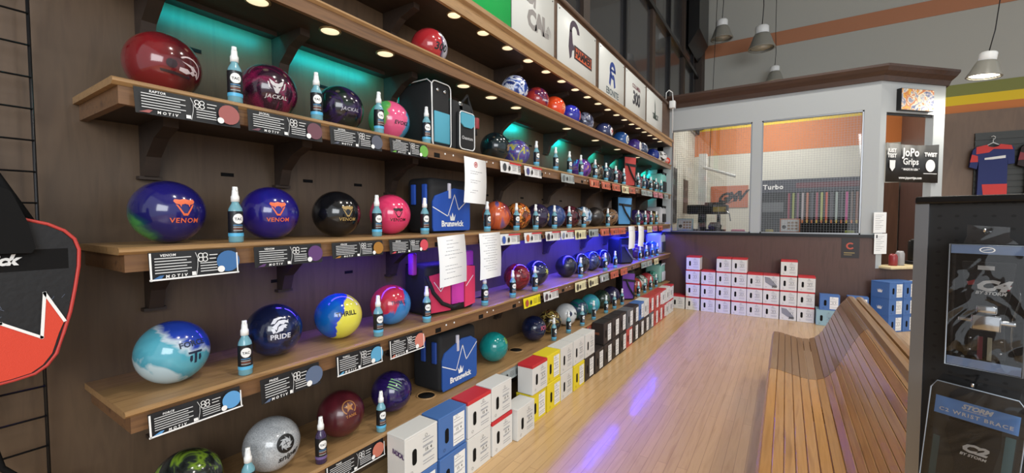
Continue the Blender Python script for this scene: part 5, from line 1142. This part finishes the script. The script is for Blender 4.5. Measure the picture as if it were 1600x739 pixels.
# inside the angled opening: dark door and goods
o = MB().box(1.34, 1.72, 10.36, 10.42, 0, 2.15).build('brown_door', wood('door_brown', ['#553a2c', '#6b4a38'], (1, 1, .1), 14, .5)); tag(o, 'brown inner door seen through the angled shop opening', 'door')
t = thing('coffee_machine', 'dark machine with red knob standing on the angled ledge', 'machine', (1.62, 8.10, .836), PI / 4)
MB().bbox(-.12, .12, -.1, .14, 0, .05, .01, 2).build('machine_base', M_steel, t); MB().bbox(-.10, .10, .03, .13, .05, .34, .02, 2).build('machine_body', M_black, t); MB().bbox(-.10, .10, -.09, .10, .27, .36, .02, 2).build('machine_head', M_black, t); MB().lathe([(.035, 0.05), (.045, .15)], (0, -.03, 0), 16).build('jug', M_steel, t)
for q, (k, c, h) in enumerate([(.30, '#8a2c30', .16), (.42, '#9a9a9c', .2)]):
    o = MB().lathe([(.045, 0), (.05, .01), (.05, h * .8), (.035, h)], n=18).build('canister', mat('canister_' + c, c, .35)); o.location = (CX + k * .707 , CY + k * .707 - .02, .836); tag(o, ['dark red canister on the angled ledge by the notices', 'grey canister on the angled ledge by the machine'][q], 'canister')

# jerseys on slatwall at the far right
t = thing('slatwall_panel', 'dark grey slatwall panel on the far brown wall behind the jerseys', 'display panel', (0, 0, 0))
s = MB(); s.box(2.68, 4.2, YB - .077, YB - .053, 1.6, 2.94)
for k in range(13): s.box(2.68, 4.2, YB - .094, YB - .077, 1.62 + k * .1, 1.69 + k * .1)
s.build('slat_board', mat('slat_grey', '#3a3d3c', .5), t)
def jersey(x, label, body, trim_, mottled=False, sc=1.0):
    t = thing('jersey_shirt', label, 'shirt', (x, YB - .17, 2.72))
    P = [(-.075, .0), (-.06, -.03), (0, -.05), (.06, -.03), (.075, 0), (.20, -.03), (.235, -.07), (.245, -.33), (.17, -.34), (.165, -.22), (.17, -.85), (-.17, -.85), (-.165, -.25), (-.185, -.40), (-.275, -.36), (-.24, -.08), (-.20, -.03)]
    MB().prism(P, -.03, .04, 'y').build('shirt_body', body, t)
    y = -.0315
    def flat(name, pol, m): MB().prism(pol, -.034, -.030, 'y').build(name, m, t)
    flat('shoulder_yoke', [(-.075, -.001), (-.06, -.031), (0, -.051), (.06, -.031), (.075, -.001), (.20, -.03), (.22, -.10), (.0, -.075), (-.05, -.13), (-.20, -.15), (-.20, -.03)], trim_)
    flat('hem_band', [(-.12, -.66), (.17, -.66), (.17, -.84), (-.10, -.84)], trim_); flat('sleeve_band', [(-.25, -.15), (-.18, -.18), (-.175, -.28), (-.27, -.28)], trim_)
    if not mottled:
        v, f = on_plane(polys2d([[(-.10, -.22), (.14, -.19), (.14, -.235), (-.02, -.25), (-.10, -.25)]]), (0, -.035, 0), *YM); MB().add(v, f).build('chest_print', M_wtxt, t, fix=False)
    MB().tube([(-.10, 0, -.03), (0, 0, .035), (.10, 0, -.03)], .008, 8).tube([(0, 0, .035), (0, 0, .08), (.02, 0, .10), (.025, 0, .125), (0, 0, .145), (-.025, 0, .13)], .005, 8).tube([(0, 0, .1), (0, .068, .1)], .004, 6).build('hanger', M_cap, t)
    return t
jersey(2.87, 'navy and red jersey on a white hanger on the slatwall', mat('jersey_navy', '#23306c', .7), mat('jersey_red', '#d2403f', .7))
jersey(3.42, 'dark jersey with red and pink pattern right of the navy jersey', mat('jersey_dark', '#2c2226', .7), mat('jersey_rose', '#8c3a44', .7), True)

# ------------------------------------------------------------ hanging lamps
M_shade = mat('lamp_acrylic_grey', '#8d8c84', .3); M_lens = mat('lamp_lens_off', '#d0d0c8', .4); M_lenson = mat('lamp_lens_lit', '#ffffff', .4, emit='#fff3da', es=9)
def pendant(x, y, z, label, on=False, s=1.0, tilt=0.0):
    t = thing('pendant_lamp', label, 'lamp', (x, y, z)); t.scale = (s, s, s); t.rotation_euler = (0, tilt, 0)
    MB().lathe([(.205, 0), (.23, .0), (.225, .02), (.19, .10), (.15, .22), (.125, .27), (.11, .27), (.14, .2), (.2, .03)], n=28, cap=False).build('shade', M_shade, t)
    MB().lathe([(.10, .26), (.115, .27), (.115, .40), (.10, .42), (.03, .43)], n=24).build('ballast_housing', M_cap, t)
    MB().lathe([(.19, .03), (.185, .035)], n=24).build('lens', M_lenson if on else M_lens, t)
    MB().tube([(0, 0, .43), (0.02, 0, .8), (0, 0, 1.3), (0, 0, (6.9 - z) / s)], .008, 6).build('cable', M_steel, t)
    if on: light('pendant_lamp_light', 'SPOT', (x, y, z - .02), 60, (1, .95, .84), .18, aim=(x, y, 0), spot=math.radians(160), blend=.5)
    return t
pendant(-.463, 9.40, 4.70, 'grey bell-shaped hanging lamp with white top, upper left of two above the shop')
pendant(-.26, 10.1, 4.24, 'smaller grey hanging lamp peeking over the crown moulding', s=.72)
pendant(2.12, 8.04, 3.33, 'lit bell-shaped hanging lamp near the yellow stripe', True, s=.74, tilt=.12)
pendant(-1.17, 9.57, 5.1, 'hanging lamp highest in view, partly behind the dark upper wall', s=.9)
